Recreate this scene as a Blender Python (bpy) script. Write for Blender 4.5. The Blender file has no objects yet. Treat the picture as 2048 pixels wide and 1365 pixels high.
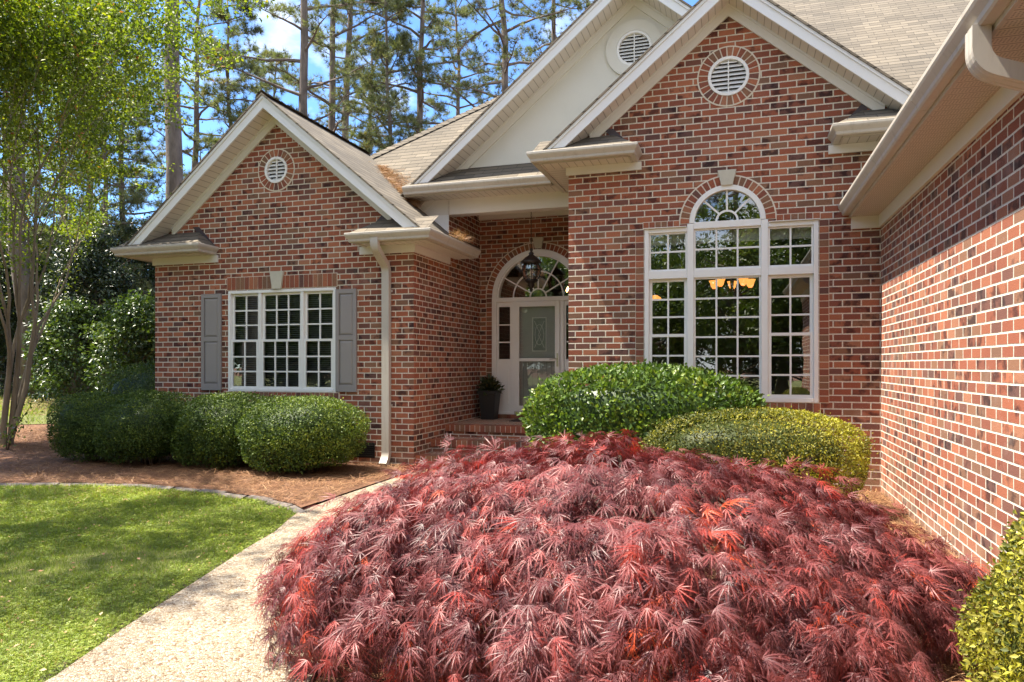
import bpy, math, random
import numpy as np
from mathutils import Vector
from mathutils.geometry import tessellate_polygon

random.seed(7)
RNG = np.random.default_rng(11)
C = bpy.context.scene.collection
R = math.radians
ORG = {}

# ------------------------------------------------------------------ helpers
def tag(o, label=None, cat=None, group=None, kind=None):
    if label: o['label'] = label
    if cat: o['category'] = cat
    if group: o['group'] = group
    if kind: o['kind'] = kind
    return o

def thing(name, loc, label, cat, group=None):
    o = bpy.data.objects.new(name, None)
    C.objects.link(o)
    o.location = loc
    o.empty_display_size = 0.2
    ORG[o] = Vector(loc)
    return tag(o, label, cat, group)

def link(name, me, parent):
    o = bpy.data.objects.new(name, me)
    C.objects.link(o)
    if parent is not None:
        o.parent = parent
        ORG[o] = ORG[parent]
    else:
        ORG[o] = Vector((0, 0, 0))
    return o

def copy_tree(o, loc, rz=0, s=1.0):
    r = o.copy()
    C.objects.link(r)
    r.location = loc
    r.rotation_euler = (0, 0, rz)
    r.scale = (s, s, s)
    for ch in list(o.children):
        c = ch.copy()
        C.objects.link(c)
        c.parent = r
        for g in list(ch.children):
            d = g.copy()
            C.objects.link(d)
            d.parent = c
    return r

class MB:
    def __init__(s):
        s.v = []; s.f = []; s.uv = {}
    def add(s, vs, fs, uv=None):
        n = len(s.v)
        s.v += [tuple(p) for p in vs]
        for k, f in enumerate(fs):
            if uv is not None:
                s.uv[len(s.f)] = [uv[i] for i in f]
            s.f.append([n + i for i in f])
        return s
    def box(s, x0, x1, y0, y1, z0, z1, uvh=None):
        x0, x1 = min(x0, x1), max(x0, x1); y0, y1 = min(y0, y1), max(y0, y1)
        vs = [(x0,y0,z0),(x1,y0,z0),(x1,y1,z0),(x0,y1,z0),(x0,y0,z1),(x1,y0,z1),(x1,y1,z1),(x0,y1,z1)]
        fs = [(0,3,2,1),(4,5,6,7),(0,1,5,4),(1,2,6,5),(2,3,7,6),(3,0,4,7)]
        return s.add(vs, fs)
    def prism(s, poly, y0, y1):                 # polygon in xz pushed along y
        n = len(poly)
        a = sum(poly[i][0]*poly[(i+1) % n][1]-poly[(i+1) % n][0]*poly[i][1] for i in range(n))
        if a < 0: poly = poly[::-1]
        vs = [(x, y0, z) for x, z in poly] + [(x, y1, z) for x, z in poly]
        fs = [list(range(n)), list(range(2*n-1, n-1, -1))]
        fs += [(i, n+i, n+(i+1) % n, (i+1) % n) for i in range(n)]
        return s.add(vs, fs)
    def arc(s, cx, cz, r0, r1, y0, y1, a0=0, a1=360, n=40):     # annulus piece in the xz plane
        full = abs(a1-a0) >= 359.9
        m = n if full else n+1
        vs = []
        for i in range(m):
            a = R(a0+(a1-a0)*i/n); c, q = math.cos(a), math.sin(a)
            vs += [(cx+r0*c, y0, cz+r0*q), (cx+r1*c, y0, cz+r1*q), (cx+r1*c, y1, cz+r1*q), (cx+r0*c, y1, cz+r0*q)]
        fs = []
        for i in range(n):
            j = (i+1) % m
            for k in range(4):
                l = (k+1) % 4
                fs.append((i*4+k, i*4+l, j*4+l, j*4+k))
        if not full:
            fs += [(0,3,2,1), (4*(m-1),4*(m-1)+1,4*(m-1)+2,4*(m-1)+3)]
        return s.add(vs, fs)
    def disc(s, cx, cz, r, y, a0=0, a1=360, n=40):
        pts = [(cx+r*math.cos(R(a0+(a1-a0)*i/n)), y, cz+r*math.sin(R(a0+(a1-a0)*i/n))) for i in range(n+(abs(a1-a0) < 359))]
        return s.add(pts, [list(range(len(pts)))])
    def tube(s, pts, rad, n=8, cap=True):
        pts = [Vector(p) for p in pts]
        if not hasattr(rad, '__len__'): rad = [rad]*len(pts)
        vs = []; up = None
        for i, p in enumerate(pts):
            d = (pts[min(i+1, len(pts)-1)]-pts[max(i-1, 0)])
            d = d.normalized() if d.length > 1e-9 else Vector((0, 0, 1))
            if up is None:
                up = d.orthogonal().normalized()
            else:
                up = up-d*up.dot(d)
                up = up.normalized() if up.length > 1e-6 else d.orthogonal().normalized()
            w = d.cross(up)
            for k in range(n):
                a = 2*math.pi*k/n
                vs.append(p+(up*math.cos(a)+w*math.sin(a))*rad[i])
        fs = []
        for i in range(len(pts)-1):
            for k in range(n):
                l = (k+1) % n
                fs.append((i*n+k, i*n+l, (i+1)*n+l, (i+1)*n+k))
        if cap:
            fs += [list(range(n-1, -1, -1)), list(range((len(pts)-1)*n, len(pts)*n))]
        return s.add(vs, fs)
    def lathe(s, cx, cy, prof, n=24):
        vs = []
        for r, z in prof:
            vs += [(cx+r*math.cos(2*math.pi*k/n), cy+r*math.sin(2*math.pi*k/n), z) for k in range(n)]
        fs = []
        for i in range(len(prof)-1):
            for k in range(n):
                l = (k+1) % n
                fs.append((i*n+k, i*n+l, (i+1)*n+l, (i+1)*n+k))
        return s.add(vs, fs)
    def holes(s, loops, y, flip=False):         # polygon with holes in the xz plane at depth y
        flat = [p for l in loops for p in l]
        tr = tessellate_polygon([[Vector((x, z, 0)) for x, z in l] for l in loops])
        fs = []
        for t in tr:
            a, b, c = [flat[i] for i in t]
            cr = (b[0]-a[0])*(c[1]-a[1])-(b[1]-a[1])*(c[0]-a[0])
            if abs(cr) < 1e-9: continue
            fs.append(t if cr > 0 else t[::-1])
        return s.add([(x, y, z) for x, z in flat], fs)
    def build(s, name, mat, parent=None, smooth=False, bevel=0.0, attr=None):
        o0 = ORG[parent] if parent is not None else Vector((0, 0, 0))
        me = bpy.data.meshes.new(name)
        me.from_pydata([(x-o0.x, y-o0.y, z-o0.z) for x, y, z in s.v], [], s.f)
        uvl = me.uv_layers.new(name='UVMap')
        vv = s.v
        for p in me.polygons:
            if p.index in s.uv:
                for li, q in zip(p.loop_indices, s.uv[p.index]): uvl.data[li].uv = q
                continue
            nrm = p.normal
            if abs(nrm.z) > 0.99:
                for li in p.loop_indices:
                    q = vv[me.loops[li].vertex_index]; uvl.data[li].uv = (q[0], q[1])
            else:
                u = Vector((-nrm.y, nrm.x, 0)).normalized(); w = nrm.cross(u)
                for li in p.loop_indices:
                    q = Vector(vv[me.loops[li].vertex_index]); uvl.data[li].uv = (q.dot(u), q.dot(w))
        me.materials.append(mat)
        if smooth: me.polygons.foreach_set('use_smooth', [True]*len(me.polygons))
        me.update()
        o = link(name, me, parent)
        if bevel > 0:
            b = o.modifiers.new('bevel', 'BEVEL'); b.width = bevel; b.segments = 2; b.limit_method = 'ANGLE'; b.angle_limit = R(40)
        return o

def nz(v):
    return v/np.maximum(np.linalg.norm(v, axis=-1, keepdims=True), 1e-9)

def frames(fwd, nrm):                          # columns x,y,z : y = leaf direction, z = leaf normal
    y = nz(fwd); x = nz(np.cross(y, nrm)); z = np.cross(x, y)
    return np.stack([x, y, z], axis=-1)

def cloud(name, templates, pos, rot, scale, tint, mat, parent=None, which=None, core=None):
    """many small real leaves, blades or needles in one mesh"""
    V = []; L = []; S = []; T = []; nv = 0; nl = 0
    if which is None: which = RNG.integers(0, len(templates), len(pos))
    for t, (tv, tf) in enumerate(templates):
        idx = np.nonzero(which == t)[0]
        if not len(idx): continue
        tv = np.asarray(tv, float); k = len(tv)
        P = np.einsum('nij,kj->nki', rot[idx], tv)*scale[idx][:, None, None]+pos[idx][:, None, :]
        V.append(P.reshape(-1, 3)); T.append(np.repeat(tint[idx], k))
        lens = np.array([len(f) for f in tf]); fl = np.concatenate([np.array(f) for f in tf])
        L.append((fl[None, :]+(np.arange(len(idx))*k)[:, None]+nv).ravel())
        st = np.concatenate([[0], np.cumsum(lens)[:-1]])
        S.append((st[None, :]+(np.arange(len(idx))*lens.sum())[:, None]+nl).ravel())
        nv += k*len(idx); nl += lens.sum()*len(idx)
    if core is not None:
        cv, cf, ct = core
        V.append(np.asarray(cv, float)); T.append(np.full(len(cv), ct))
        fl = np.concatenate([np.array(f) for f in cf]); lens = np.array([len(f) for f in cf])
        L.append(fl+nv); S.append(np.concatenate([[0], np.cumsum(lens)[:-1]])+nl)
    V = np.concatenate(V); L = np.concatenate(L); S = np.concatenate(S); T = np.concatenate(T)
    if parent is not None: V = V-np.array(ORG[parent])
    me = bpy.data.meshes.new(name)
    me.vertices.add(len(V)); me.vertices.foreach_set('co', V.astype(np.float32).ravel())
    me.loops.add(len(L)); me.loops.foreach_set('vertex_index', L.astype(np.int32))
    me.polygons.add(len(S)); me.polygons.foreach_set('loop_start', S.astype(np.int32))
    a = me.attributes.new('tint', 'FLOAT', 'POINT'); a.data.foreach_set('value', T.astype(np.float32))
    me.update(calc_edges=True)
    me.materials.append(mat)
    return link(name, me, parent)

def rnd(n): return nz(RNG.normal(size=(n, 3)))

# ------------------------------------------------------------------ materials
def M(name):
    m = bpy.data.materials.new(name); m.use_nodes = True
    nt = m.node_tree
    return m, nt, nt.nodes['Principled BSDF']

def N(nt, kind, **kw):
    n = nt.nodes.new(kind)
    for k, v in kw.items():
        if k.startswith('i_'): n.inputs[int(k[2:])].default_value = v
        else: setattr(n, k, v)
    return n

def ramp(nt, fac, stops, interp='LINEAR'):
    r = nt.nodes.new('ShaderNodeValToRGB'); r.color_ramp.interpolation = interp
    el = r.color_ramp.elements
    while len(el) < len(stops): el.new(0.5)
    for e, (p, c) in zip(el, stops):
        e.position = p; e.color = (c[0], c[1], c[2], 1)
    nt.links.new(fac, r.inputs[0])
    return r.outputs[0]

def mix(nt, fac, a, b, mode='MIX'):
    n = nt.nodes.new('ShaderNodeMix'); n.data_type = 'RGBA'; n.blend_type = mode
    for s, v in ((n.inputs[0], fac), (n.inputs[6], a), (n.inputs[7], b)):
        if hasattr(v, 'is_linked'): nt.links.new(v, s)
        elif isinstance(v, (int, float)): s.default_value = v
        else: s.default_value = (v[0], v[1], v[2], 1)
    return n.outputs[2]

def math_(nt, op, a, b=0.0):
    n = nt.nodes.new('ShaderNodeMath'); n.operation = op
    for s, v in ((n.inputs[0], a), (n.inputs[1], b)):
        if hasattr(v, 'is_linked'): nt.links.new(v, s)
        else: s.default_value = v
    return n.outputs[0]

def noise(nt, scale, detail=4.0, vec=None, rough=0.55):
    n = nt.nodes.new('ShaderNodeTexNoise'); n.inputs['Scale'].default_value = scale
    n.inputs['Detail'].default_value = detail; n.inputs['Roughness'].default_value = rough
    if vec is not None: nt.links.new(vec, n.inputs['Vector'])
    return n.outputs['Fac']

def bump(nt, b, h, strength, dist):
    n = nt.nodes.new('ShaderNodeBump'); n.inputs['Strength'].default_value = strength; n.inputs['Distance'].default_value = dist
    nt.links.new(h, n.inputs['Height']); nt.links.new(n.outputs[0], b.inputs['Normal'])

def uvn(nt): return nt.nodes.new('ShaderNodeTexCoord').outputs['UV']
def objn(nt): return nt.nodes.new('ShaderNodeTexCoord').outputs['Object']

PAL = [(0.0, (.125, .056, .044)), (.03, (.165, .066, .046)), (.10, (.195, .098, .058)), (.18, (.225, .072, .042)), (.36, (.275, .082, .042)),
       (.58, (.310, .098, .048)), (.76, (.360, .126, .062)), (.88, (.235, .112, .062)), (.95, (.33, .140, .076))]
MORTAR = (.68, .61, .50)

def brick_mat(name, w=.2032, h=.0813, mo=.0076):
    m, nt, b = M(name)
    uv = uvn(nt)
    dn = nt.nodes.new('ShaderNodeTexNoise'); dn.inputs['Scale'].default_value = 9; dn.inputs['Detail'].default_value = 3
    nt.links.new(uv, dn.inputs['Vector'])
    va = nt.nodes.new('ShaderNodeVectorMath'); va.operation = 'MULTIPLY_ADD'
    nt.links.new(dn.outputs['Color'], va.inputs[0]); va.inputs[1].default_value = (.006, .006, 0); nt.links.new(uv, va.inputs[2])
    bt = []
    for sm in (0.0, .45):
        t = nt.nodes.new('ShaderNodeTexBrick')
        nt.links.new(va.outputs[0], t.inputs['Vector'])
        t.inputs['Color1'].default_value = (0, 0, 0, 1); t.inputs['Color2'].default_value = (1, 1, 1, 1); t.inputs['Mortar'].default_value = (.5, .5, .5, 1)
        t.inputs['Scale'].default_value = 1; t.inputs['Brick Width'].default_value = w; t.inputs['Row Height'].default_value = h
        t.inputs['Mortar Size'].default_value = mo; t.inputs['Mortar Smooth'].default_value = sm
        bt.append(t)
    c = ramp(nt, bt[0].outputs['Color'], PAL, 'CONSTANT')
    # flashed dark patches inside bricks and fine grain
    n1 = noise(nt, 7.5, 3, uv)
    fl = ramp(nt, n1, [(.47, (1, 1, 1)), (.60, (.30, .25, .29))])
    pick = math_(nt, 'LESS_THAN', math_(nt, 'FRACT', math_(nt, 'MULTIPLY', bt[0].outputs['Color'], 37.0)), .36)      # only some bricks are flashed
    c = mix(nt, pick, c, mix(nt, 1.0, c, fl, 'MULTIPLY'))
    n2 = noise(nt, 160, 3, uv)
    c = mix(nt, 1.0, c, ramp(nt, n2, [(.30, (.62, .62, .62)), (.70, (1.35, 1.35, 1.35))]), 'MULTIPLY')
    n3 = noise(nt, 0.7, 4, uv)
    c = mix(nt, 1.0, c, ramp(nt, n3, [(.3, (.84, .84, .86)), (.7, (1.14, 1.12, 1.10))]), 'MULTIPLY')
    spk = ramp(nt, noise(nt, 38, 2, uv), [(.66, (0, 0, 0)), (.72, (1, 1, 1))])
    c = mix(nt, math_(nt, 'MULTIPLY', spk, .25), c, (.50, .42, .36))
    sx = nt.nodes.new('ShaderNodeSeparateXYZ'); nt.links.new(uv, sx.inputs[0])
    stn = math_(nt, 'SUBTRACT', noise(nt, 3.5, 5, uv), math_(nt, 'MULTIPLY', sx.outputs[1], .62))
    stn = ramp(nt, stn, [(.30, (0, 0, 0)), (.55, (1, 1, 1))])
    c = mix(nt, math_(nt, 'MULTIPLY', stn, .38), c, (.46, .33, .23))
    wr_ = ramp(nt, noise(nt, 1.6, 6, uv, .7), [(.58, (0, 0, 0)), (.72, (1, 1, 1))])
    c = mix(nt, math_(nt, 'MULTIPLY', wr_, .16), c, (.52, .44, .38))
    mc = mix(nt, 1.0, MORTAR, ramp(nt, noise(nt, 60, 4, uv), [(.3, (.72, .72, .72)), (.7, (1.2, 1.2, 1.2))]), 'MULTIPLY')
    c = mix(nt, bt[0].outputs['Fac'], c, mc)
    nt.links.new(c, b.inputs['Base Color'])
    b.inputs['Roughness'].default_value = .9
    hgt = math_(nt, 'ADD', math_(nt, 'SUBTRACT', 1.0, bt[1].outputs['Fac']), math_(nt, 'MULTIPLY', n2, .35))
    bump(nt, b, hgt, .9, .006)
    return m

def brick_unit_mat():
    m, nt, b = M('brick_unit')
    g = nt.nodes.new('ShaderNodeNewGeometry')
    c = ramp(nt, g.outputs['Random Per Island'], PAL, 'CONSTANT')
    ob = objn(nt)
    c = mix(nt, 1.0, c, ramp(nt, noise(nt, 140, 3, ob), [(.3, (.65, .65, .65)), (.7, (1.35, 1.35, 1.35))]), 'MULTIPLY')
    nt.links.new(c, b.inputs['Base Color']); b.inputs['Roughness'].default_value = .9
    bump(nt, b, noise(nt, 140, 3, ob), .5, .004)
    return m

def plain(name, col, rough=.5, var=.12, nscale=3.0, bumpd=0.0, bscale=80, metal=0.0, spec=None):
    m, nt, b = M(name)
    ob = objn(nt)
    f = noise(nt, nscale, 5, ob)
    c = mix(nt, f, [v*(1-var) for v in col], [min(1, v*(1+var)) for v in col])
    nt.links.new(c, b.inputs['Base Color'])
    b.inputs['Roughness'].default_value = rough; b.inputs['Metallic'].default_value = metal
    if spec is not None: b.inputs['Specular IOR Level'].default_value = spec
    if bumpd: bump(nt, b, noise(nt, bscale, 4, ob), .5, bumpd)
    return m

def soffit_mat(name, col, pitch=.1, perf=False):
    m, nt, b = M(name)
    uv = uvn(nt)
    sp = nt.nodes.new('ShaderNodeSeparateXYZ'); nt.links.new(uv, sp.inputs[0])
    fr = math_(nt, 'FRACT', math_(nt, 'DIVIDE', sp.outputs[1], pitch))
    gr = ramp(nt, fr, [(0, (.28, .26, .23)), (.08, (1, 1, 1)), (.94, (1, 1, 1)), (1, (.45, .43, .4))])
    c = mix(nt, noise(nt, 2, 4, uv), [v*.93 for v in col], [v*1.05 for v in col])
    c = mix(nt, 1.0, c, gr, 'MULTIPLY')
    h = math_(nt, 'MULTIPLY', gr, 1.0)
    if perf:
        bx = math_(nt, 'ABSOLUTE', math_(nt, 'SUBTRACT', math_(nt, 'FRACT', math_(nt, 'DIVIDE', sp.outputs[0], .020)), .5))
        by = math_(nt, 'ABSOLUTE', math_(nt, 'SUBTRACT', math_(nt, 'FRACT', math_(nt, 'DIVIDE', sp.outputs[1], .0175)), .5))
        dd = math_(nt, 'ADD', math_(nt, 'POWER', bx, 2.0), math_(nt, 'POWER', by, 2.0))
        hole = math_(nt, 'LESS_THAN', dd, .075)
        band = math_(nt, 'LESS_THAN', math_(nt, 'ABSOLUTE', math_(nt, 'SUBTRACT', fr, .5)), .30)
        c = mix(nt, math_(nt, 'MULTIPLY', math_(nt, 'MULTIPLY', hole, band), .75), c, [v*.25 for v in col])
    nt.links.new(c, b.inputs['Base Color']); b.inputs['Roughness'].default_value = .55
    bump(nt, b, h, .6, .006)
    return m

def shingle_mat():
    m, nt, b = M('shingle')
    uv = uvn(nt)
    dn = nt.nodes.new('ShaderNodeTexNoise'); dn.inputs['Scale'].default_value = 6
    nt.links.new(uv, dn.inputs['Vector'])
    va = nt.nodes.new('ShaderNodeVectorMath'); va.operation = 'MULTIPLY_ADD'
    nt.links.new(dn.outputs['Color'], va.inputs[0]); va.inputs[1].default_value = (.012, .008, 0); nt.links.new(uv, va.inputs[2])
    t = nt.nodes.new('ShaderNodeTexBrick'); nt.links.new(va.outputs[0], t.inputs['Vector'])
    t.inputs['Color1'].default_value = (0, 0, 0, 1); t.inputs['Color2'].default_value = (1, 1, 1, 1); t.inputs['Mortar'].default_value = (0, 0, 0, 1)
    t.inputs['Scale'].default_value = 1; t.inputs['Brick Width'].default_value = .31; t.inputs['Row Height'].default_value = .143
    t.inputs['Mortar Size'].default_value = .003; t.inputs['Mortar Smooth'].default_value = 0; t.offset = .37
    c = ramp(nt, t.outputs['Color'], [(0, (.105, .088, .066)), (.3, (.128, .107, .080)), (.7, (.148, .124, .093)), (1, (.175, .147, .110))])
    c = mix(nt, 1.0, c, ramp(nt, noise(nt, 220, 2, uv), [(.3, (.7, .7, .7)), (.7, (1.3, 1.3, 1.3))]), 'MULTIPLY')
    c = mix(nt, 1.0, c, ramp(nt, noise(nt, .9, 4, uv), [(.3, (.82, .82, .84)), (.7, (1.12, 1.1, 1.08))]), 'MULTIPLY')
    c = mix(nt, t.outputs['Fac'], c, (.035, .028, .022))
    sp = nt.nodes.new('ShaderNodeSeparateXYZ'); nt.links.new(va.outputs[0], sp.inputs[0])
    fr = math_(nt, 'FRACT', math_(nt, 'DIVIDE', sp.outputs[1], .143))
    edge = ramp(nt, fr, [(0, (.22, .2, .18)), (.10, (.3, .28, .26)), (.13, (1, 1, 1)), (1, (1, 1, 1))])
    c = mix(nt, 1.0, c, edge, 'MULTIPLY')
    nt.links.new(c, b.inputs['Base Color']); b.inputs['Roughness'].default_value = .95
    h = math_(nt, 'ADD', math_(nt, 'SUBTRACT', 1.0, fr), math_(nt, 'MULTIPLY', t.outputs['Color'], .25))
    bump(nt, b, h, .8, .012)
    return m

def glass_mat(refl=.30, name='glass', wav=.02):
    m, nt, b = M(name)
    nt.nodes.remove(b)
    out = nt.nodes['Material Output']
    g = N(nt, 'ShaderNodeBsdfGlossy'); g.inputs['Roughness'].default_value = 0.0; g.inputs['Color'].default_value = (.95, .97, .96, 1)
    t = N(nt, 'ShaderNodeBsdfTransparent'); t.inputs['Color'].default_value = (.80, .84, .82, 1)
    fr = N(nt, 'ShaderNodeFresnel'); fr.inputs[0].default_value = 1.5
    fac = math_(nt, 'ADD', math_(nt, 'MULTIPLY', fr.outputs[0], 1.0), refl)
    mx = N(nt, 'ShaderNodeMixShader')
    nt.links.new(fac, mx.inputs[0]); nt.links.new(t.outputs[0], mx.inputs[1]); nt.links.new(g.outputs[0], mx.inputs[2])
    nt.links.new(mx.outputs[0], out.inputs['Surface'])
    bp = N(nt, 'ShaderNodeBump'); bp.inputs['Strength'].default_value = wav; bp.inputs['Distance'].default_value = .05
    nt.links.new(noise(nt, 2.2, 1.5, objn(nt)), bp.inputs['Height']); nt.links.new(bp.outputs[0], g.inputs['Normal'])
    return m

def leaf_mat(name, stops, rough=.42, trans=.35, tcol=(1.2, 1.25, .5), spec=.5):
    m, nt, b = M(name)
    at = N(nt, 'ShaderNodeAttribute', attribute_name='tint')
    c = ramp(nt, at.outputs['Fac'], stops)
    nt.links.new(c, b.inputs['Base Color']); b.inputs['Roughness'].default_value = rough
    b.inputs['Specular IOR Level'].default_value = spec
    tr = N(nt, 'ShaderNodeBsdfTranslucent')
    nt.links.new(mix(nt, 1.0, c, tcol, 'MULTIPLY'), tr.inputs['Color'])
    mx = N(nt, 'ShaderNodeMixShader'); mx.inputs[0].default_value = trans
    nt.links.new(b.outputs[0], mx.inputs[1]); nt.links.new(tr.outputs[0], mx.inputs[2])
    nt.links.new(mx.outputs[0], nt.nodes['Material Output'].inputs['Surface'])
    return m

def bark_mat(name, a, bb, scale=8, stretch=.25):
    m, nt, b = M(name)
    mp = N(nt, 'ShaderNodeMapping'); mp.inputs['Scale'].default_value = (1, 1, stretch)
    nt.links.new(objn(nt), mp.inputs['Vector'])
    f = noise(nt, scale, 6, mp.outputs[0], .65)
    nt.links.new(ramp(nt, f, [(.3, a), (.7, bb)]), b.inputs['Base Color']); b.inputs['Roughness'].default_value = .95
    bump(nt, b, f, 1.0, .04)
    return m

def straw_mat(name, a, bb, cc):
    m, nt, b = M(name)
    ob = objn(nt)
    mp = N(nt, 'ShaderNodeMapping'); mp.inputs['Scale'].default_value = (1, .15, 1); mp.inputs['Rotation'].default_value = (0, 0, .6)
    nt.links.new(ob, mp.inputs['Vector'])
    mp2 = N(nt, 'ShaderNodeMapping'); mp2.inputs['Scale'].default_value = (.15, 1, 1); mp2.inputs['Rotation'].default_value = (0, 0, .3)
    nt.links.new(ob, mp2.inputs['Vector'])
    f = math_(nt, 'MULTIPLY', math_(nt, 'ADD', noise(nt, 90, 4, mp.outputs[0]), noise(nt, 90, 4, mp2.outputs[0])), .5)
    c = ramp(nt, f, [(.36, a), (.5, bb), (.64, cc)])
    c = mix(nt, 1.0, c, ramp(nt, noise(nt, .8, 4, ob), [(.3, (.75, .72, .7)), (.7, (1.2, 1.15, 1.1))]), 'MULTIPLY')
    nt.links.new(c, b.inputs['Base Color']); b.inputs['Roughness'].default_value = .95
    bump(nt, b, f, 1.0, .02)
    return m

def aggregate_mat():
    m, nt, b = M('exposed_aggregate')
    ob = objn(nt)
    v = N(nt, 'ShaderNodeTexVoronoi'); v.inputs['Scale'].default_value = 80; v.inputs['Randomness'].default_value = 1
    nt.links.new(ob, v.inputs['Vector'])
    v2 = N(nt, 'ShaderNodeTexVoronoi', feature='DISTANCE_TO_EDGE'); v2.inputs['Scale'].default_value = 80
    nt.links.new(ob, v2.inputs['Vector'])
    sp = N(nt, 'ShaderNodeSeparateColor'); nt.links.new(v.outputs['Color'], sp.inputs[0])
    c = ramp(nt, sp.outputs[0], [(0, (.20, .12, .06)), (.08, (.35, .27, .18)), (.3, (.42, .345, .25)), (.55, (.49, .42, .32)), (.8, (.58, .52, .43)), (.92, (.22, .20, .17)), (.96, (.38, .26, .15))], 'CONSTANT')
    e = ramp(nt, v2.outputs['Distance'], [(0.0, (.42, .37, .31)), (.16, (1, 1, 1))])
    c = mix(nt, 1.0, c, e, 'MULTIPLY')
    c = mix(nt, 1.0, c, ramp(nt, noise(nt, 2.0, 4, ob), [(.3, (.72, .70, .68)), (.7, (1.12, 1.10, 1.07))]), 'MULTIPLY')
    nt.links.new(c, b.inputs['Base Color']); b.inputs['Roughness'].default_value = .8
    bump(nt, b, ramp(nt, v2.outputs['Distance'], [(0, (0, 0, 0)), (.3, (1, 1, 1))]), .8, .006)
    return m

def emit(name, col, s):
    m, nt, b = M(name)
    b.inputs['Base Color'].default_value = (*col, 1); b.inputs['Emission Color'].default_value = (*col, 1); b.inputs['Emission Strength'].default_value = s
    return m

BRICK = brick_mat('brick')
UNIT = brick_unit_mat()
MORT = plain('mortar', MORTAR, .95, .15, 30, .003)
TRIM = plain('white_trim', (.78, .78, .77), .42, .04, 1.5)
FRAME = plain('white_vinyl', (.80, .79, .76), .35, .03, 2)
def alu():
    m, nt, b = M('beige_aluminium'); ob = objn(nt)
    mp = N(nt, 'ShaderNodeMapping'); mp.inputs['Scale'].default_value = (1, 1, .12); nt.links.new(ob, mp.inputs['Vector'])
    c = mix(nt, noise(nt, 2.5, 5, ob), (.45, .415, .36), (.52, .48, .42))
    c = mix(nt, math_(nt, 'MULTIPLY', ramp(nt, noise(nt, 16, 5, mp.outputs[0], .7), [(.52, (0, 0, 0)), (.72, (1, 1, 1))]), .35), c, (.24, .20, .16))
    nt.links.new(c, b.inputs['Base Color']); b.inputs['Roughness'].default_value = .33
    return m
BEIGE = alu()
FRZ = plain('cream_board', (.70, .68, .63), .55, .06, 2.0)
SOFF = soffit_mat('vinyl_soffit', (.66, .62, .56), .105)
SOFFP = soffit_mat('vented_soffit', (.62, .55, .47), .105, True)
STUCCO = plain('stucco', (.68, .66, .60), .95, .05, 2.5, .006, 90)
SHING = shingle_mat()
FLASH = plain('dark_flashing', (.05, .035, .04), .5)
SHUT = plain('taupe_paint', (.275, .25, .24), .5, .05, 2)
STONE = plain('cast_stone', (.52, .49, .40), .9, .12, 14, .004, 90)
GLASS = glass_mat(.19)
GLASSD = glass_mat(.05, 'door_glass')
GLASSL = glass_mat(.04, 'lantern_glass', .2)
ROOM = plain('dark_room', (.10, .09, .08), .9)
DOORM = plain('grey_door', (.46, .45, .44), .5)
SILVER = plain('satin_nickel', (.5, .46, .38), .3, metal=1.0)
BLACK = plain('black_iron', (.012, .011, .011), .4, .3, 20)
POT = plain('black_plastic', (.018, .018, .019), .45, .2, 6)
AMBER = emit('amber_shade', (1.0, .36, .08), .62)
BULB = emit('lit_bulb', (1.0, .55, .2), 5)
CANDLE = plain('candle_sleeve', (.75, .66, .5), .5)
SOILM = plain('soil', (.035, .023, .015), .95, .3, 40, .01)
AGG = aggregate_mat()
KERB = plain('stone_edging', (.145, .12, .105), .9, .25, 9, .008, 60)
STRAW = straw_mat('pine_straw_floor', (.06, .028, .016), (.15, .070, .036), (.26, .13, .065))
LAWN = straw_mat('turf_soil', (.07, .075, .022), (.12, .14, .030), (.20, .20, .06))

# ------------------------------------------------------------------ ground
def gz(x, y):
    d = -0.3*x+0.954*y
    return 0.045*max(0.0, d-11.5) if d < 40 else 0.045*28.5
def gzn(p):
    d = -0.3*p[:, 0]+0.954*p[:, 1]
    return .045*np.clip(d-11.5, 0, 28.5)

def sheet(name, outline, mat, dz, kind='structure', step=None):
    """flat sheet following the ground, triangulated from its outline"""
    tr = tessellate_polygon([[Vector((x, y, 0)) for x, y in outline]])
    m = MB()
    fs = []
    for t in tr:
        a, b, c = [outline[i] for i in t]
        cr = (b[0]-a[0])*(c[1]-a[1])-(b[1]-a[1])*(c[0]-a[0])
        if abs(cr) > 1e-9: fs.append(t if cr > 0 else t[::-1])
    m.add([(x, y, gz(x, y)+dz) for x, y in outline], fs)
    return tag(m.build(name, mat), kind=kind)

g = MB()
xs = sorted(set([-240, -160, -110, -80] + list(range(-60, 61, 6)) + [80, 110, 160, 240])); ys = xs
for x in xs:
    for y in ys: g.v.append((x, y, gz(x, y)))
for i in range(len(xs)-1):
    for j in range(len(ys)-1):
        n = len(ys); g.f.append([i*n+j, (i+1)*n+j, (i+1)*n+j+1, i*n+j+1])
tag(g.build('ground', STRAW), kind='structure')

kerb_line = [(-14.0, 3.6), (-11.5, 5.0), (-9.8, 5.88), (-8.55, 6.40), (-7.74, 6.70), (-6.75, 6.84), (-5.77, 6.74), (-4.96, 6.56), (-4.45, 6.36), (-4.22, 6.18)]
walk_left = [(-2.55, -3.0), (-2.75, 0.5), (-2.93, 1.6), (-3.066, 2.545), (-3.265, 3.14), (-3.52, 4.02), (-3.755, 4.84), (-3.88, 5.35), (-4.06, 5.8), (-4.16, 6.1)]
lawn_out = [(-70, -60), (-2.45, -60)] + [(-2.5, -3.0)] + walk_left[1:] + kerb_line[::-1] + [(-18, 1.0), (-70, -3)]
lawn = sheet('lawn', lawn_out, LAWN, .006)
lawn_far_out = [(-17.5, 10.2), (-13.8, 12.2), (-13.0, 14.5), (-15.5, 18.0), (-26, 22), (-34, 16), (-26, 9)]
sheet('lawn', lawn_far_out, LAWN, .012)
sheet('lawn', [(-1.0, -2.2), (-1.15, -60), (60, -60), (60, -2.2)], LAWN, .009)
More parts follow.
